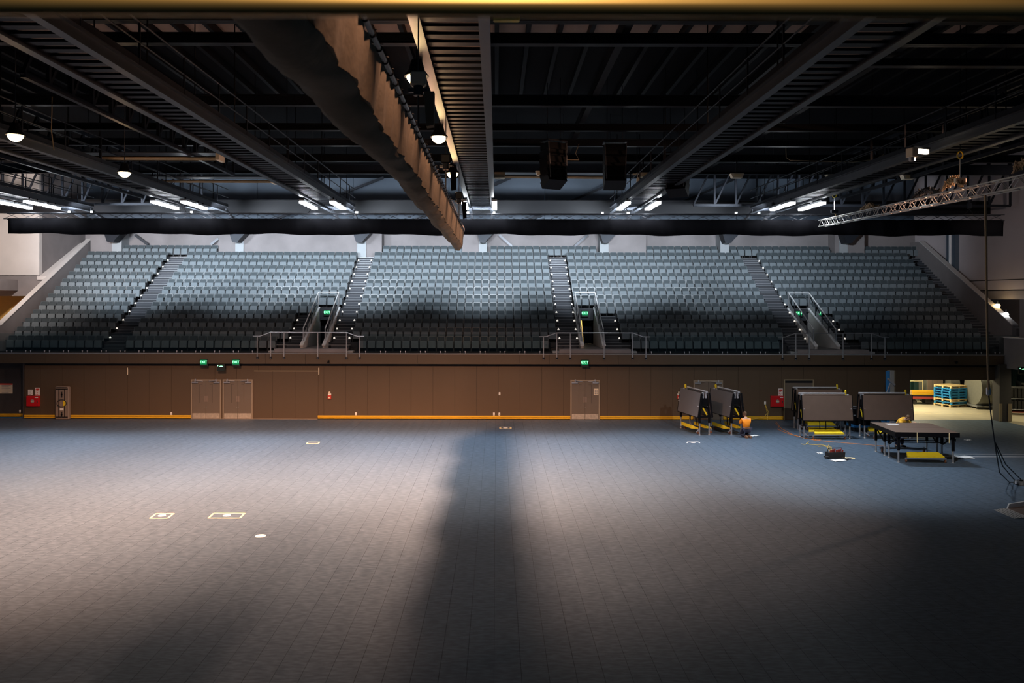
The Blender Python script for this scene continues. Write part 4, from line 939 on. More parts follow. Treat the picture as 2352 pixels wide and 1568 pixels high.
# ------------------------------------------------------------------ folding stages
def caster(p, parent, r=.075):
    c = build(MB().lathe([(r * .6, -.025), (r, -.018), (r, .018), (r * .6, .025)], 14, p, 'x'), 'caster', 'caster_red', parent, smooth=False)
    build(MB().box(p[0] - .035, p[0] + .035, p[1] - .02, p[1] + .02, p[2] + .03, p[2] + r + .05), 'fork', 'alu_dull', c)
def bogie(t, v, L=1.45, z=.30):
    m = MB(); u = L / 2
    m.add([(-u, v - .16, z), (u, v - .16, z), (u - .10, v + .16, z + .13), (-u + .10, v + .16, z + .13), (-u, v - .16, z - .05), (u, v - .16, z - .05), (u - .10, v + .16, z - .05), (-u + .10, v + .16, z - .05)],
          [(0, 1, 2, 3), (4, 7, 6, 5), (0, 4, 5, 1), (1, 5, 6, 2), (2, 6, 7, 3), (3, 7, 4, 0)])
    bo = build(m, 'wheel_cover', 'yellow_safety', t)
    build(MB().box(-u - .06, u + .06, v - .19, v - .14, z - .12, z - .05), 'axle_bar', 'alu', bo)
    for s in (-1, 1): caster((s * (u + .04), v - .12, .075), t)
def leg(t, u, v, ztop, zal=.55, lean=0.0):
    l = build(MB().bar((u, v, zal), (u + lean, v, ztop), .09, .09), 'leg', 'steel_black', t)
    build(MB().tube([(u, v, .012), (u, v, zal + .02)], .038, 8).lathe([(.06, 0), (.05, .03)], 8, (u, v, 0)), 'leg_foot', 'alu_dull', l)
    return l
def folded_stage(loc, rz, label, mpanel='deck_brown', lean=.17):
    t = thing('folded_stage', label, 'stage', loc, rz, 'folded mobile stages')
    W = 2.44; hz, bz = 2.10, .90
    for s in (-1, 1):
        y0, y1 = s * .20, s * (.20 + lean)
        nrm = Vector((0, s * (hz - bz), lean)).normalized() * .035
        vs = []
        for x in (-W / 2, W / 2):
            for y, z in ((y1, bz), (y0, hz)):
                for k in (-1, 1): vs.append((x, y + nrm.y * k, z + nrm.z * k))
        pn = build(MB().add(vs, [(0, 1, 3, 2), (4, 6, 7, 5), (0, 4, 5, 1), (2, 3, 7, 6), (1, 5, 7, 3), (0, 2, 6, 4)]), 'deck_panel', 'panel_slate' if mpanel != 'deck_brown' else 'deck_brown', t)
        ed = MB()
        for x in (-W / 2 - .012, W / 2 + .012): ed.bar((x, y1, bz), (x, y0, hz), .03, .10, up=(0, 1, 0))
        ed.bar((-W / 2, y1, bz - .012), (W / 2, y1, bz - .012), .09, .03); build(ed, 'panel_edge', 'steel_black', pn)
        for u in (-1.12, 1.12):
            build(MB().cbox(u - .04, u + .04, s * .08 - .03, s * .08 + .06, hz - .26, hz + .03, .01), 'hinge', 'chrome', t)
            leg(t, u, s * .26, .98, .60, 0)
            build(MB().bar((u, s * .26, .98), (u, s * .12, 2.02), .08, .08), 'frame_post', 'steel_black', t)
            build(MB().bar((u - .02, s * .24, .30), (u * .82, s * .34, .12), .05, .05), 'foot_brace', 'alu', t)
            build(MB().tube([(u * 1.02, s * .14, 1.42), (u * 1.03, s * .40, 1.46)], .014, 6), 'lock_rod', 'chrome', t)
        bogie(t, s * .40 if s < 0 else .30)
        build(MB().box(-1.16, 1.16, s * .17 - .03, s * .17 + .03, 1.30, 1.38), 'side_rail', 'steel_black', t)
    for u in (-1.12, 1.12):
        build(MB().box(u - .03, u + .03, -.18, .18, 1.55, 1.85).box(u - .035, u + .035, -.24, .24, .86, .96), 'end_frame', 'steel_black', t)
        build(MB().bar((u * 1.03, -.12, 1.0), (u * 1.03, .10, 1.36), .03, .07), 'yellow_latch', 'yellow_safety', t)
    build(MB().tube([(-W / 2 - .1, -.05, 2.18), (W / 2 - .25, -.05, 2.18)], .042, 10), 'top_rail', 'chrome', t, smooth=True)
    build(MB().prism([(.0, 0), (.07, .02), (.10, .16), (.06, .24), (.0, .20)], -.03, .03, 'x'), 'release_handle', 'yellow_safety', t).location = (W / 2 - .18, 0, 2.10)
    for u in (-.28, .02): build(MB().tube([(u, -.05, 1.3), (u, -.1, .34)], .022, 6), 'spring_rod', 'steel_black', t)
    return t
folded_stage((10.25, 41.1, 0), math.radians(101), 'folded stage turned end-on, first from the lone door', 'slate')
folded_stage((11.85, 41.1, 0), math.radians(101), 'folded stage turned end-on, beside the kneeling worker', 'slate')
folded_stage((16.22, 39.3, 0), 0, 'broadside folded stage with yellow wheel covers, nearer of two in file')
folded_stage((16.95, 42.0, 0), 0, 'broadside folded stage tucked behind the first, top rail showing')
folded_stage((19.28, 39.5, 0), 0, 'broadside folded stage behind the opened stage table')
t = thing('open_stage', 'opened mobile stage table with brown deck and one yellow wheel cover', 'stage', (18.04, 34.45, 0), math.radians(-4.2))
for s in (-1, 1):
    d = build(MB().box(-1.28, 1.28, -1.33 if s < 0 else .012, -.012 if s < 0 else 1.33, 1.20, 1.28), 'deck_panel', 'deck_brown', t)
    build(MB().box(-1.29, 1.29, -1.345 if s < 0 else 1.325, -1.325 if s < 0 else 1.345, 1.09, 1.275), 'front_edge', 'steel_black', d)
    build(MB().box(-1.30, -1.28, *((-1.33, -.012) if s < 0 else (.012, 1.33)), 1.09, 1.275).box(1.28, 1.30, *((-1.33, -.012) if s < 0 else (.012, 1.33)), 1.09, 1.275), 'side_edge', 'steel_black', d)
    for u in (-1.10, 1.10):
        leg(t, u, s * 1.18, 1.12, .50); leg(t, u, s * .22, 1.12, .62)
        build(MB().bar((u, s * 1.14, 1.06), (u, s * .30, .62), .04, .05).bar((u, s * .30, 1.06), (u, s * .72, .84), .04, .05), 'cross_brace', 'steel_black', t)
        build(MB().bar((u, s * .95, 1.06), (u * .45, s * .95, 1.06), .08, .08), 'hinge_arm', 'steel_black', t)
        build(MB().cbox(u * .78 - .12, u * .78 + .12, s * 1.15 - .06, s * 1.15 + .06, 1.02, 1.09, .01), 'bracket', 'chrome', t)
    for u in (-.42, .86): build(MB().tube([(u, s * 1.36, 1.28), (u, s * 1.36, .86)], .020, 6), 'guide_rod', 'tape_yellow', t)
    build(MB().tube([(-1.1, s * .22, .68), (1.1, s * .22, .68)], .025, 6), 'tie_bar', 'steel_black', t)
bogie(t, -1.05, 1.5, .26)
for s in (-1, 1): caster((s * -.9, 1.0, .10), t, .10)
build(MB().box(-1.0, 1.0, .95, 1.05, .16, .22), 'rear_axle', 'alu_dull', t)
build(MB().prism([(.95, 1.02), (1.3, .86), (1.3, .98), (1.0, 1.08)], -1.0, -.55), 'folded_flap', 'steel_black', t)
tag(build(MB().box(-.24, .24, -.14, .14, 0, .012), 'paper_sheet', 'paper'), 'white sheet of paper on the brown stage deck', 'paper').location = P(2049, 971, 35.3) * 1.0
bpy.data.objects['paper_sheet'].location.z = 1.282
# ------------------------------------------------------------------ people
def skin_mesh(name, verts, edges, radii, matname, parent, sub=2):
    me = bpy.data.meshes.new(name); me.from_pydata([Vector(v) for v in verts], edges, [])
    o = bpy.data.objects.new(name, me); COL.objects.link(o)
    sk = o.modifiers.new('skin', 'SKIN'); sk.use_smooth_shade = True
    for i, r in enumerate(radii):
        d = me.skin_vertices[0].data[i]; d.radius = (r, r) if not isinstance(r, tuple) else r; d.use_root = i == 0
    ss = o.modifiers.new('sub', 'SUBSURF'); ss.levels = sub; ss.render_levels = sub
    bpy.context.view_layer.update()
    m2 = bpy.data.meshes.new_from_object(o.evaluated_get(bpy.context.evaluated_depsgraph_get()))
    bpy.data.objects.remove(o); bpy.data.meshes.remove(me)
    m2.name = name; m2.materials.clear(); m2.materials.append(MATS[matname])
    m2.polygons.foreach_set('use_smooth', [True] * len(m2.polygons))
    return link(name, m2, parent)
def chain(vs, es, rs, start, pts, rad):
    prev = start
    for p, r in zip(pts, rad):
        vs.append(p); rs.append(r); es.append((prev, len(vs) - 1)); prev = len(vs) - 1
    return prev
def head_on(t, c, yaw, pitch, hair='hair_brown', beard=False):
    """head with face, ears and hair, centre c, looking along yaw (0 = +y)"""
    R = Matrix.Rotation(yaw, 3, 'Z') @ Matrix.Rotation(pitch, 3, 'X')
    def tr(p): return c + R @ Vector(p)
    m = MB(); prof = [(.012, -.125), (.045, -.115), (.066, -.07), (.076, -.01), (.078, .04), (.070, .085), (.045, .118), (.012, .13)]
    n = 16; vs = []
    for r, z in prof:
        for k in range(n):
            a = 2 * math.pi * k / n; y = math.sin(a) * r * 1.22; x = math.cos(a) * r
            if z < -.05 and y < 0: y *= .55
            vs.append(tr((x, y + (.012 if z < -.05 else 0), z)))
    fs = []
    for i in range(len(prof) - 1):
        for k in range(n): l = (k + 1) % n; fs.append((i * n + k, i * n + l, (i + 1) * n + l, (i + 1) * n + k))
    fs += [tuple(range(n - 1, -1, -1)), tuple(range((len(prof) - 1) * n, len(prof) * n))]
    m.add(vs, fs)
    m.add([tr(p) for p in ((-.012, .088, .02), (.012, .088, .02), (.016, .090, -.03), (-.016, .090, -.03), (0, .118, -.028), (0, .092, .03))], [(0, 1, 5), (0, 3, 4), (0, 4, 5), (1, 4, 2), (1, 5, 4), (3, 2, 4)])
    for s in (-1, 1): m.add([tr((s * .078, y, z)) for y, z in ((.012, .03), (-.018, .035), (-.022, -.01), (.004, -.03))] + [tr((s * .092, y, z)) for y, z in ((.008, .032), (-.024, .036), (-.026, -.008), (.0, -.028))], [(0, 1, 2, 3), (4, 5, 6, 7), (0, 4, 5, 1), (1, 5, 6, 2), (2, 6, 7, 3), (3, 7, 4, 0)])
    hd = build(m, 'head', 'skin', t, smooth=True)
    e = MB()
    for s in (-1, 1): e.add([tr((s * .03 + dx, .089, .012 + dz)) for dx, dz in ((-.012, 0), (0, -.006), (.012, 0), (0, .006))], [(0, 1, 2, 3)])
    e.add([tr((dx, .094, -.062 + dz)) for dx, dz in ((-.022, 0), (0, -.007), (.022, 0), (0, .005))], [(0, 1, 2, 3)])
    build(e, 'eyes_and_mouth', 'hair_brown', hd)
    h = MB(); vs = []; hp = [(.079, -.05), (.086, .0), (.088, .05), (.080, .095), (.052, .130), (.012, .143)]
    for r, z in hp:
        for k in range(n):
            a = 2 * math.pi * k / n; y = math.sin(a) * r * 1.22 - .008; x = math.cos(a) * r
            if y > .04 and z < .07: y = .06; x *= .9; z2 = .07
            else: z2 = z
            vs.append(tr((x, y, z2)))
    fs = []
    for i in range(len(hp) - 1):
        for k in range(n): l = (k + 1) % n; fs.append((i * n + k, i * n + l, (i + 1) * n + l, (i + 1) * n + k))
    fs.append(tuple(range((len(hp) - 1) * n, len(hp) * n))); h.add(vs, fs)
    build(h, 'hair', hair, hd, smooth=True)
    return hd
def hand_on(vs, es, rs, wrist_i, d, side):
    """palm, four unequal bent fingers and a thumb grown from the wrist vertex along d"""
    w_ = Vector(vs[wrist_i]); d = d.normalized(); s = d.cross(Vector((0, 0, 1))); s = s.normalized() if s.length > .1 else Vector((1, 0, 0)); nrm = s.cross(d)
    vs.append(w_ + d * .05); rs.append(.030); es.append((wrist_i, len(vs) - 1)); pi = len(vs) - 1
    for k, L in enumerate((.070, .082, .076, .060)):
        off = s * ((k - 1.5) * .021)
        chain(vs, es, rs, pi, [w_ + d * .095 + off, w_ + d * (.095 + L * .55) + off - nrm * .012, w_ + d * (.095 + L * .85) + off - nrm * .04], [.011, .0095, .008])
    chain(vs, es, rs, pi, [w_ + d * .05 + s * side * .045 - nrm * .01, w_ + d * .085 + s * side * .06 - nrm * .025], [.011, .009])
# worker 1: kneeling on both knees, back to us, at the second end-on stage
w1 = thing('person', 'kneeling worker in an orange shirt and navy trousers, back turned', 'person', (12.36, 39.3, 0), math.radians(8))
hipz = .44
vs, es, rs = [Vector((0, .02, hipz))], [], [(.12, .10)]
sp = chain(vs, es, rs, 0, [Vector((0, .04, .62)), Vector((0, .07, .82)), Vector((0, .11, .94)), Vector((0, .14, 1.02))], [.120, .135, .10, .055])
chest = sp - 2; wrists = []
for s in (-1, 1):
    wr_ = chain(vs, es, rs, chest, [Vector((s * .19, .09, .88)), Vector((s * .25, .20, .66)), Vector((s * .15, .42, .70))], [.065, .048, .030]); wrists.append((wr_, s))
    chain(vs, es, rs, 0, [Vector((s * .10, .05, .38)), Vector((s * .13, .32, .085)), Vector((s * .11, .02, .075)), Vector((s * .09, -.20, .07))], [.085, .062, .050, .042])
for wr_, s in wrists: hand_on(vs, es, rs, wr_, Vector((-s * .4, .8, .1)), -s)
skin_mesh('body', vs, es, rs, 'skin', w1)
vs, es, rs = [Vector((0, .02, .46))], [], [(.19, .155)]
sp = chain(vs, es, rs, 0, [Vector((0, .04, .62)), Vector((0, .07, .82)), Vector((0, .11, .945))], [(.195, .165), (.225, .18), (.15, .13)])
for s in (-1, 1): chain(vs, es, rs, sp - 1, [Vector((s * .19, .09, .88)), Vector((s * .245, .18, .70)), Vector((s * .235, .24, .675))], [.100, .080, .066])
skin_mesh('shirt', vs, es, rs, 'orange_cloth', w1)
vs, es, rs = [Vector((0, .02, .44))], [], [(.19, .16)]
for s in (-1, 1): chain(vs, es, rs, 0, [Vector((s * .11, .06, .37)), Vector((s * .14, .32, .10)), Vector((s * .12, .04, .095)), Vector((s * .10, -.12, .085))], [.120, .092, .078, .068])
skin_mesh('trousers', vs, es, rs, 'navy_cloth', w1)
for s in (-1, 1):
    build(MB().add([(s * .09 + x * .05, -.20 + y, z) for x, y, z in ((-1, 0, .0), (1, 0, .0), (1, -.05, .11), (-1, -.05, .11), (-.8, .16, .02), (.8, .16, .02), (.8, .16, .12), (-.8, .16, .12), (-.9, -.11, .01), (.9, -.11, .01), (.9, -.10, .10), (-.9, -.10, .10))],
          [(8, 9, 10, 11), (0, 1, 9, 8), (3, 2, 10, 11), (0, 1, 5, 4), (4, 5, 6, 7), (7, 6, 2, 3), (0, 8, 11, 3, 7, 4), (1, 9, 10, 2, 6, 5)]), 'boot', 'boot_brown', w1)
head_on(w1, Vector((0, .18, 1.12)), .0, -.25)
build(MB().add([(.02 + .0 * k, .05, .47) for k in range(0)], []).box(-.16, .16, -.115, -.10, .435, .475), 'belt', 'boot_brown', w1)
# worker 2: standing behind the opened stage, bent over it, looking down
w2 = thing('person', 'worker in a yellow orange shirt bent over behind the opened stage', 'person', (18.62, 36.75, 0), math.radians(200))
vs, es, rs = [Vector((0, -.08, .92))], [], [(.12, .10)]
sp = chain(vs, es, rs, 0, [Vector((0, .02, 1.06)), Vector((.0, .20, 1.24)), Vector((.0, .30, 1.33)), Vector((.0, .36, 1.37))], [.115, .13, .095, .055])
chest = sp - 2; wrists = []
for s in (-1, 1):
    wr_ = chain(vs, es, rs, chest, [Vector((s * .20, .24, 1.26)), Vector((s * .30, .40, 1.12)), Vector((s * .26, .58, 1.20))], [.062, .046, .030]); wrists.append((wr_, s))
    chain(vs, es, rs, 0, [Vector((s * .10, -.07, .84)), Vector((s * .15, .02, .48)), Vector((s * .17, -.04, .10))], [.085, .06, .042])
    chain(vs, es, rs, len(vs) - 1, [Vector((s * .18, .10, .045))], [.040])
for wr_, s in wrists: hand_on(vs, es, rs, wr_, Vector((-s * .3, .8, .12)), -s)
skin_mesh('body', vs, es, rs, 'skin', w2)
vs, es, rs = [Vector((0, -.07, .95))], [], [(.19, .155)]
sp = chain(vs, es, rs, 0, [Vector((0, .02, 1.06)), Vector((0, .20, 1.24)), Vector((0, .30, 1.335))], [.19, .21, .15])
for s in (-1, 1): chain(vs, es, rs, sp - 1, [Vector((s * .20, .24, 1.26)), Vector((s * .29, .38, 1.14))], [.098, .074])
skin_mesh('shirt', vs, es, rs, 'yellow_cloth', w2)
vs, es, rs = [Vector((0, -.08, .92))], [], [(.17, .135)]
for s in (-1, 1): chain(vs, es, rs, 0, [Vector((s * .11, -.07, .82)), Vector((s * .155, .02, .48)), Vector((s * .17, -.035, .12))], [.118, .092, .078])
skin_mesh('trousers', vs, es, rs, 'navy_cloth', w2)
for s in (-1, 1): build(MB().cbox(s * .17 - .05, s * .17 + .05, -.10, .19, 0, .10, .025), 'boot', 'rubber', w2)
head_on(w2, Vector((0, .46, 1.42)), 0.0, -.75)
# ------------------------------------------------------------------ tools and litter on the floor
g = FL(1918, 1051)
t = thing('tool_bag', 'black open tool bag with red tools on the floor', 'bag', g, .12)
build(MB().prism([(-.36, 0), (.36, 0), (.38, .26), (-.38, .26)], -.16, .16).prism([(-.34, .26), (.34, .26), (.34, .262), (-.34, .262)], -.14, .14), 'bag_body', 'rubber', t)
build(MB().tube([(-.36, .0, .26), (-.30, .0, .42), (.30, .0, .42), (.36, .0, .26)], .018, 6), 'handle', 'steel_black', t)
for k in range(7): build(MB().bar((-.28 + .09 * k, -.10 + .03 * (k % 3), .20), (-.26 + .09 * k, -.12, .36 + .02 * (k % 3)), .05, .05), 'tool_handle', 'bag_red', t)
build(MB().box(-.52, -.36, -.2, .0, .05, .10), 'side_pocket', 'rubber', t)
for x, y, sx, sy, r, m, lab, nm in ((1926, 1058, .30, .16, .3, 'paper', 'white sheet of paper in front of the tool bag', 'paper_sheet'), (1944, 1052, .34, .14, -.5, 'tape_yellow', 'cream cardboard piece beside the tool bag', 'cardboard_piece'),
                       (1883, 1041, .12, .10, 0, 'paper', 'tiny white scrap lying away from the tool bag', 'paper_scrap'), (1732, 1001, .22, .14, .4, 'paper', 'small white scrap beside the kneeling worker', 'paper_scrap'),
                       (2223, 1011, .16, .10, .3, 'paper', 'tiny white scrap on the open floor near the dock', 'paper_scrap'), (2209, 1050, .42, .30, -.2, 'paper', 'crumpled pale sheet on the white floor lines', 'paper_sheet')):
    g = FL(x, y)
    m_ = MB(); n = 5
    vv = [(-sx + 2 * sx * i / (n - 1), -sy + 2 * sy * j / (n - 1), .010 + .02 * abs(math.sin(i * 1.7 + j * 2.3))) for i in range(n) for j in range(n)]
    m_.add(vv, [(i * n + j, (i + 1) * n + j, (i + 1) * n + j + 1, i * n + j + 1) for i in range(n - 1) for j in range(n - 1)])
    o = build(m_, nm, m); o.location = (g.x, g.y, .0); o.rotation_euler.z = r
    md = o.modifiers.new('thick', 'SOLIDIFY'); md.thickness = .006; md.offset = 1
    tag(o, lab, 'paper')
t = thing('hammer', 'small hammer beyond the cardboard by the tool bag', 'tool', FL(1947, 1056), .8)
build(MB().cbox(-.16, .12, -.02, .02, .01, .05, .008), 'handle', 'rubber', t); build(MB().cbox(.12, .18, -.08, .08, .0, .07, .01), 'hammer_head', 'alu', t)
def floor_cable(px, m, label, r=.012):
    pts = []
    for x, y in px: g = FL(x, y); g.z = r; pts.append(g)
    tag(build(MB().tube(pts, r, 5), 'floor_cable', m, None, smooth=True), label, 'cable', 'cables lying on the floor')
floor_cable([(1880, 1026), (1893, 1024), (1902, 1028), (1912, 1034), (1905, 1026), (1888, 1022), (1876, 1022), (1860, 1021), (1854, 1018), (1858, 1014), (1850, 1021), (1840, 1020)], 'cable_yellow', 'yellow cable looping up to the tool bag')
floor_cable([(1906, 1036), (1900, 1028), (1903, 1022), (1910, 1028), (1907, 1038)], 'cable_yellow', 'yellow cable loop standing at the bag corner', .014)
floor_cable([(1780, 972), (1796, 985), (1820, 998), (1850, 1007), (1890, 1013), (1950, 1018), (2010, 1023), (2040, 1025)], 'cable_orange', 'thin orange cable crossing the floor past the stages')
floor_cable([(1782, 968), (1790, 978), (1786, 986), (1810, 996), (1835, 1003)], 'cable_orange', 'short orange cable starting at the wall')
floor_cable([(1862, 1009), (1875, 1012), (1872, 1008), (1885, 1010), (1880, 1012)], 'cable_orange', 'small orange cable tangle before the yellow wheel covers')
# taped floor boxes and floor lines
def flat(px, m, name, label, cat, grp, w_=.06, closed=True, disc=None):
    c = sum((FL(*p) for p in px), Vector()) / len(px)
    t = thing(name, label, cat, c, 0, grp)
    q = [FL(*p) for p in px]
    for i in range(len(q) if closed else len(q) - 1):
        build(MB().bar(q[i] + Vector((0, 0, .002)), q[(i + 1) % len(q)] + Vector((0, 0, .002)), w_, .004), 'tape_strip', m, t, world=True)
    if disc: g = FL(*disc); build(MB().cyl((g.x, g.y, .0), .12, .012, 20), 'floor_plate', 'tape_white', t, world=True)
flat([(359, 1179), (399, 1179), (385, 1190), (344.5, 1190)], 'tape_yellow', 'tape_mark', 'smaller yellow taped rectangle with a white disc on the bare floor', 'marking', 'taped rectangles on the floor', .06, True, (372, 1184))
flat([(491, 1178.5), (562, 1178.5), (551, 1189.5), (478.5, 1189.5)], 'tape_yellow', 'tape_mark', 'wider yellow taped rectangle with a white disc on the bare floor', 'marking', 'taped rectangles on the floor', .06, True, (521, 1184))
flat([(1149, 980.5), (1173, 980.5), (1173, 984.3), (1149, 984.3)], 'tape_yellow', 'tape_mark', 'small taped rectangle close to the wall under the two sockets', 'marking', 'taped rectangles on the floor', .10, True, (1161, 982.5))
flat([(708, 1014.8), (734, 1014.8), (731, 1018.2), (704, 1018.2)], 'tape_yellow', 'tape_mark', 'faint small taped rectangle before the sliding panel', 'marking', 'taped rectangles on the floor', .06, True)
flat([(1578, 1017), (1580, 1014.5), (1604, 1014.5), (1607, 1017)], 'tape_white', 'tape_mark', 'small open taped bracket in front of the end-on stages', 'marking', 'taped rectangles on the floor', .06, False, (1592, 1016))
t = thing('floor_plate', 'lone white disc on the floor beyond the wider taped rectangle', 'marking', FL(598.5, 1231), 0)
build(MB().cyl((0, 0, 0), .15, .012, 24), 'disc', 'tape_white', t); build(MB().cyl((0, 0, .012), .05, .004, 12), 'screw_cap', 'sign_white', t)
for y, lab in ((1042.5, 'white floor line, the one nearer the dock'), (1048.5, 'white floor line, the one nearer the ramp')):
    a, b = FL(2150, y), FL(2352, y + .4); b = a + (b - a) * 1.35; b.x = min(b.x, 28.4)
    tag(build(MB().bar(a + Vector((0, 0, .002)), Vector((b.x, a.y, .002)), .07, .004), 'floor_line', 'tape_white'), lab, 'marking', 'white lines on the floor')
# access ramp at the frame edge
g1, g2 = FL(2282, 1170.5), FL(2327, 1191)
t = thing('access_ramp', 'low ramp with perforated silver lip and white side rails', 'ramp', (g1.x, (g1.y + g2.y) / 2, 0), 0)
hw = (g1.y - g2.y) / 2
lip = MB().add([(0, -hw, .004), (0, hw, .004), (.42, hw, .06), (.42, -hw, .06), (0, -hw, 0), (0, hw, 0), (.42, hw, 0), (.42, -hw, 0)], [(0, 3, 2, 1), (4, 5, 6, 7), (0, 1, 5, 4), (1, 2, 6, 5), (2, 3, 7, 6), (3, 0, 4, 7)])
lp = build(lip, 'ramp_lip', 'truss_alu', t)
hm = MB()
for i in range(4):
    for j in range(12): hm.cyl((.06 + i * .095, -hw + .06 + j * (2 * hw - .12) / 11, .012 + i * .0128), .022, .004, 8)
o = build(hm, 'perforation', 'line_dark', lp); o['kind'] = 'stuff'
build(MB().add([(.42, -hw, .06), (.42, hw, .06), (3.4, hw, .46), (3.4, -hw, .46), (.42, -hw, .0), (.42, hw, .0), (3.4, hw, .40), (3.4, -hw, .40)], [(0, 3, 2, 1), (4, 5, 6, 7), (0, 1, 5, 4), (1, 2, 6, 5), (2, 3, 7, 6), (3, 0, 4, 7)]), 'ramp_deck', 'deck_brown', t)
for s in (-1, 1):
    build(MB().prism([(.42, .0), (.50, .20), (3.4, .64), (3.4, .40)], s * hw - .03, s * hw + .03), 'side_rail', 'white_metal', t)
build(MB().box(3.0, 3.1, -hw, hw, 0, .36), 'ramp_leg', 'steel_dark', t)
# ------------------------------------------------------------------ mast lift behind the stages
c = P(2045, 900, 43.2)
t = thing('mast_lift', 'blue and silver mast lift standing behind the folded stages', 'lift', (c.x, 43.2, 0), .2)
build(MB().box(-.20, -.13, -.13, .12, .15, 2.95), 'outer_mast', 'lift_blue', t)
build(MB().box(-.12, .12, -.15, .10, .2, 2.98), 'inner_mast', 'truss_alu', t); build(MB().box(.12, .24, -.08, .08, .2, 2.98).box(.05, .09, -.13, -.10, .3, 2.95), 'mast_rail', 'trim_brown', t)
build(MB().box(-.30, .30, -.45, .45, .10, .20), 'base_frame', 'lift_blue', t)
build(MB().bar((-.5, -.2, 1.5), (-.12, -.16, 2.3), .05, .05).bar((-.3, -.2, 2.55), (.1, -.2, 2.2), .09, .09), 'carriage', 'chrome', t)
for u in (-.28, .28):
    for v in (-.4, .4): build(MB().lathe([(.06, -.025), (.10, -.02), (.10, .02), (.06, .025)], 12, (u, v, .10), 'x'), 'wheel', 'rubber', t)
# dark machinery cart between the two broadside stages
c = P(1972, 960, 41.5)
t = thing('equipment_cart', 'dark equipment cart with chrome bars between the broadside stages', 'cart', (c.x, 41.5, 0), 0)
build(MB().cbox(-.40, .40, -.5, .5, .35, 1.15, .03), 'cart_body', 'steel_black', t); build(MB().box(-.5, .5, -.55, .55, .22, .32), 'cart_frame', 'lift_blue', t)
for z in (1.22, 1.32, .86): build(MB().tube([(-.55, -.55, z), (.5, -.55, z)], .022, 6), 'bar', 'chrome', t)
for u in (-.4, .4): build(MB().lathe([(.08, -.03), (.12, -.025), (.12, .025), (.08, .03)], 12, (u, -.4, .12), 'x').box(u - .02, u + .02, -.42, -.38, .12, .25), 'wheel', 'rubber', t)
# ------------------------------------------------------------------ loading dock
db = sroot('wall_back', 'dark green ribbed wall of the loading dock')
m = MB(); n = 84; vs = []; fs = []
for i in range(n + 1):
    for z in (0, 5): vs.append((22.6 + i * .26, 54.4 + (.0, .10)[i % 2], z))
for i in range(n): fs.append((2 * i, 2 * i + 2, 2 * i + 3, 2 * i + 1))
o = build(m.add(vs, fs), 'ribbed_sheet', 'dock_green', db)
build(MB().box(22.5, 44, 54.5, 54.7, 0, 5), 'wall_slab', 'wall_dark', db); build(MB().box(22.4, 22.6, 45.3, 54.6, 0, 3.1), 'wall_slab', 'wall_dark', db)
build(MB().box(37.5, 37.7, 30, 54.6, 0, 5), 'wall_slab', 'wall_dark', db)
sl = struct(MB().box(28.9, 38, 30, 45.2, 2.95, 3.1), 'ceiling', 'wall_dark'); sl['label'] = 'low ceiling of the storage bay past the pillar'
ln = FL(2130, 947); ln2 = FL(2352, 950)
for k in range(16): build(MB().box(23.8 + k * .62, 24.15 + k * .62, 47.6, 47.68, 0, .003), 'dashed_line', 'tape_yellow', dk)
def pallet(loc, rz, m, label):
    t = thing('pallet', label, 'pallet', loc, rz, 'pallets in the dock stack')
    for k in range(7): build(MB().box(-.58, .58, -.48 + k * .155, -.37 + k * .155, .118, .14), 'deck_plank', m, t)
    for x in (-.53, 0, .53): build(MB().box(x - .05, x + .05, -.49, .57, .088, .117), 'stringer', m, t)
    build(MB().box(-.58, .58, -.495, -.47, .088, .117), 'stringer', m, t)
    for y in (-.44, .04, .52): build(MB().box(-.58, .58, y - .05, y + .05, 0.0, .03), 'bottom_plank', m, t)
    for y in (-.44, .04, .52):
        for x in (-.53, 0, .53): build(MB().box(x - .05, x + .05, y - .045, y + .045, .03, .088), 'block', m, t)
    t.scale = (1.2, 1.2, 1.2); return t
PC = ['wood', 'blue', 'wood', 'blue', 'blue', 'blue', 'blue', 'wood']
c = FL(2184, 932)
for k, m in enumerate(PC):
    pallet((c.x + .02 * math.sin(k * 2.1), c.y + .02 * math.cos(k * 1.7), .171 * k), math.radians(20 + 2 * math.sin(k)), 'pallet_' + m,
           ('lowest pallet of the dock stack, bare wood', 'blue pallet second from the floor, between two wooden ones', 'bare wood pallet third from the floor in the stack', 'blue pallet lowest of the four blue in a row', 'blue pallet second of the four blue in a row',
            'blue pallet third of the four blue in a row', 'blue pallet just under the topmost wooden one', 'topmost pallet of the dock stack, bright bare wood')[k])
for k in range(8):
    pass
def reel(x, y, Y, R, W, rz, label, wrap=True):
    g = FL(x, y)
    t = thing('cable_reel', label, 'reel', (g.x, g.y, 0), rz, 'big grey rolls in the dock')
    prof = []; n = 14
    for i in range(n * 2 + 1):
        u = -W / 2 + W * i / (n * 2); prof.append((R - (.05 if i % 2 else 0), u))
    build(MB().lathe(prof, 36, (0, 0, R + .22), 'x'), 'wound_roll', 'reel_grey', t)
    if wrap: build(MB().lathe([(R * .3, W / 2), (R * .99, W / 2), (R * 1.0, W / 2 + .10), (R * .3, W / 2 + .12)], 30, (0, 0, R + .22), 'x'), 'plastic_wrap', 'reel_wrap', t, smooth=True)
    build(MB().cbox(-W / 2 - .1, W / 2 + .1, -.6, .6, .12, .22, .02), 'cradle', 'alu_dull', t)
    for u in (-W / 2, W / 2):
        for v in (-.45, .45): build(MB().lathe([(.04, -.03), (.06, -.02), (.06, .02), (.04, .03)], 10, (u, v, .06), 'x').box(u - .02, u + .02, v - .02, v + .02, .06, .13), 'caster', 'rubber', t)
    build(MB().box(-.1, .12, -.62, -.60, .14, .20), 'label_plate', 'sign_white', t)
reel(2252, 937, 50, 1.05, .92, -.05, 'big upright grey roll with blue wrap beside the pillar')
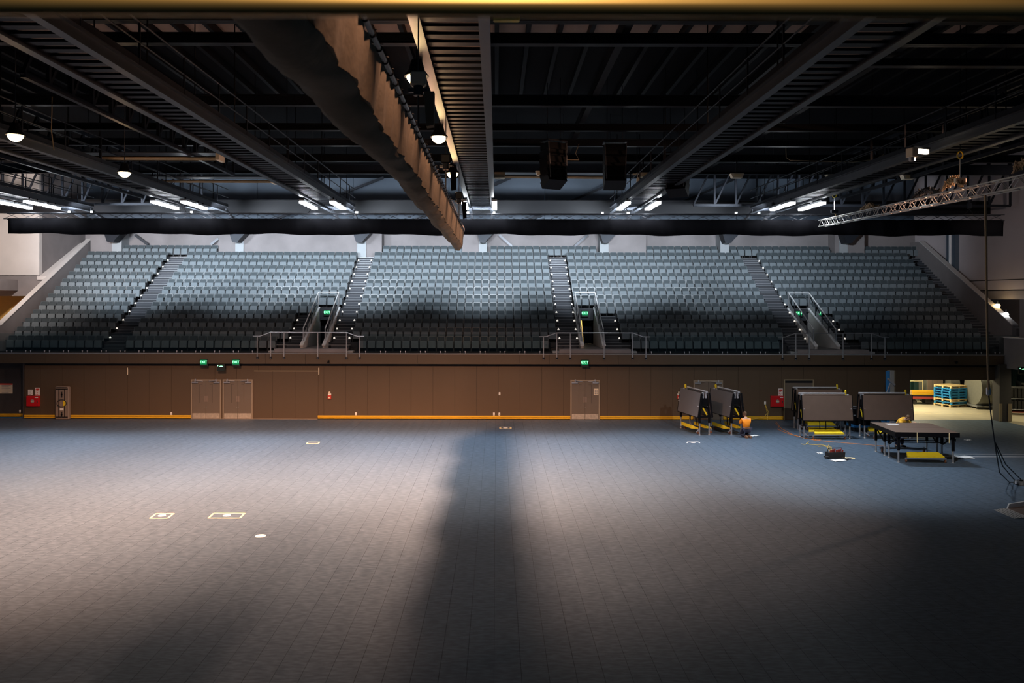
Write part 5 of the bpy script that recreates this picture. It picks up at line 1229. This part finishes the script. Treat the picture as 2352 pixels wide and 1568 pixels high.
reel(2172, 922.3, 53, 1.0, .62, .1, 'big grey roll standing behind the pallet stack', False)
c = FL(2142, 916)
t = thing('black_crate', 'tall dark panelled crate behind the yellow bars', 'crate', (PX(2138, 53.2), 53.2, 0), .05)
build(MB().cbox(-.55, .55, -.5, .5, .1, 2.0, .03), 'crate_body', 'reel_grey', t)
for x in (-.37, 0, .37): build(MB().box(x - .16, x + .16, -.515, -.5, .2, 1.9), 'crate_panel', 'case_grey', t)
build(MB().box(-.5, .5, -.4, .4, 0, .1), 'crate_skid', 'rubber', t)
c = FL(2121, 920)
t = thing('flatbed_trolley', 'flatbed trolley carrying planks in the dock', 'trolley', (PX(2118, 52.2), 52.2, 0), -.1)
build(MB().box(-.8, .8, -.4, .4, .52, .60), 'platform', 'steel_dark', t); build(MB().box(-.8, .8, -.42, -.40, .36, .52), 'red_side', 'bag_red', t)
build(MB().tube([(-.78, .36, .6), (-.78, .36, 1.62), (.2, .36, 1.62), (.2, .36, .6)], .03, 6).tube([(-.78, .36, 1.45), (.2, .36, 1.45)], .03, 6), 'push_bar', 'tape_yellow', t)
for u in (-.6, .6): build(MB().lathe([(.10, -.04), (.16, -.03), (.16, .03), (.10, .04)], 12, (u, -.3, .16), 'y').box(u - .03, u + .03, -.3, -.25, .16, .54), 'wheel', 'rubber', t)
build(MB().cbox(.1, .5, -.3, .3, .06, .5, .03), 'black_case', 'rubber', t)
for k in range(6):
    o = thing('timber_bar', 'yellow timber bar piled on the flatbed trolley, %s from the front' % ORD[k + 1], 'timber', (PX(2118, 52.2), 51.95 + .11 * (k if k < 4 else k - 3.5), .602 + (.0 if k < 4 else .16)), -.1, 'yellow bars on the trolley')
    build(MB().cbox(-.75, .78 - .1 * (k % 2), -.045, .045, 0, .15, .01), 'bar', 'yellow_paint' if k != 2 else 'pallet_wood', o)
    build(MB().box(-.76, -.75, -.04, .04, .01, .14), 'end_grain', 'pallet_wood', o)
# storage racks with black folded chairs, in the dock and past the pillar
def rack(loc, rz, label, n=9):
    t = thing('storage_rack', label, 'rack', loc, rz, 'chair racks in the dock')
    for z in (.30, .95, 1.6): build(MB().tube([(-1.0, -.3, z), (1.0, -.3, z)], .022, 6).tube([(-1.0, .3, z), (1.0, .3, z)], .022, 6), 'rack_bar', 'alu_dull', t)
    for x in (-1.0, 1.0): build(MB().box(x - .025, x + .025, -.32, .32, .16, 1.75), 'upright', 'steel_dark', t)
    build(MB().box(-1.05, 1.05, -.34, .34, .12, .18), 'rack_base', 'bag_red', t)
    for x in (-.8, .8): build(MB().lathe([(.04, -.03), (.065, -.02), (.065, .02), (.04, .03)], 10, (x, -.25, .065), 'x').box(x - .02, x + .02, -.27, -.23, .06, .14), 'caster', 'rubber', t)
    for k in range(n):
        for z in (.22, .98): build(MB().cbox(-.9 + k * .2, -.74 + k * .2, -.22, .22, z, z + .6, .02), 'folded_chair', 'rubber', t)
    return t
rack((31.0, 47.6, 0), -.25, 'rack of black folded chairs with a red base past the pillar')
rack((33.6, 49.5, 0), -.2, 'second rack of black folded chairs deeper past the pillar')
rack((31.6, 53.8, 0), .0, 'rack of black folded chairs behind the pallets', 6)
for k, (x, y, m, lab) in enumerate(((2278, 702, 'lamp_warm', 'warm corridor lamp glowing over the dim parapet'), (2297, 722, 'led_white', 'white corridor lamp just above the dim parapet edge'))):
    t = thing('corridor_lamp', lab, 'light', P(x, y, 47.5 if k == 0 else 46.6), 0, 'corridor lamps')
    t.location.x += .35
    build(MB().lathe([(.10, -.12), (.14, 0), (.10, .10)], 12), 'shade', m, t, smooth=True)
    build(MB().box(-.02, .02, -.02, .02, .1, 4.45 - t.location.z if t.location.z < 4.3 else .3), 'stem', 'steel_dark', t)
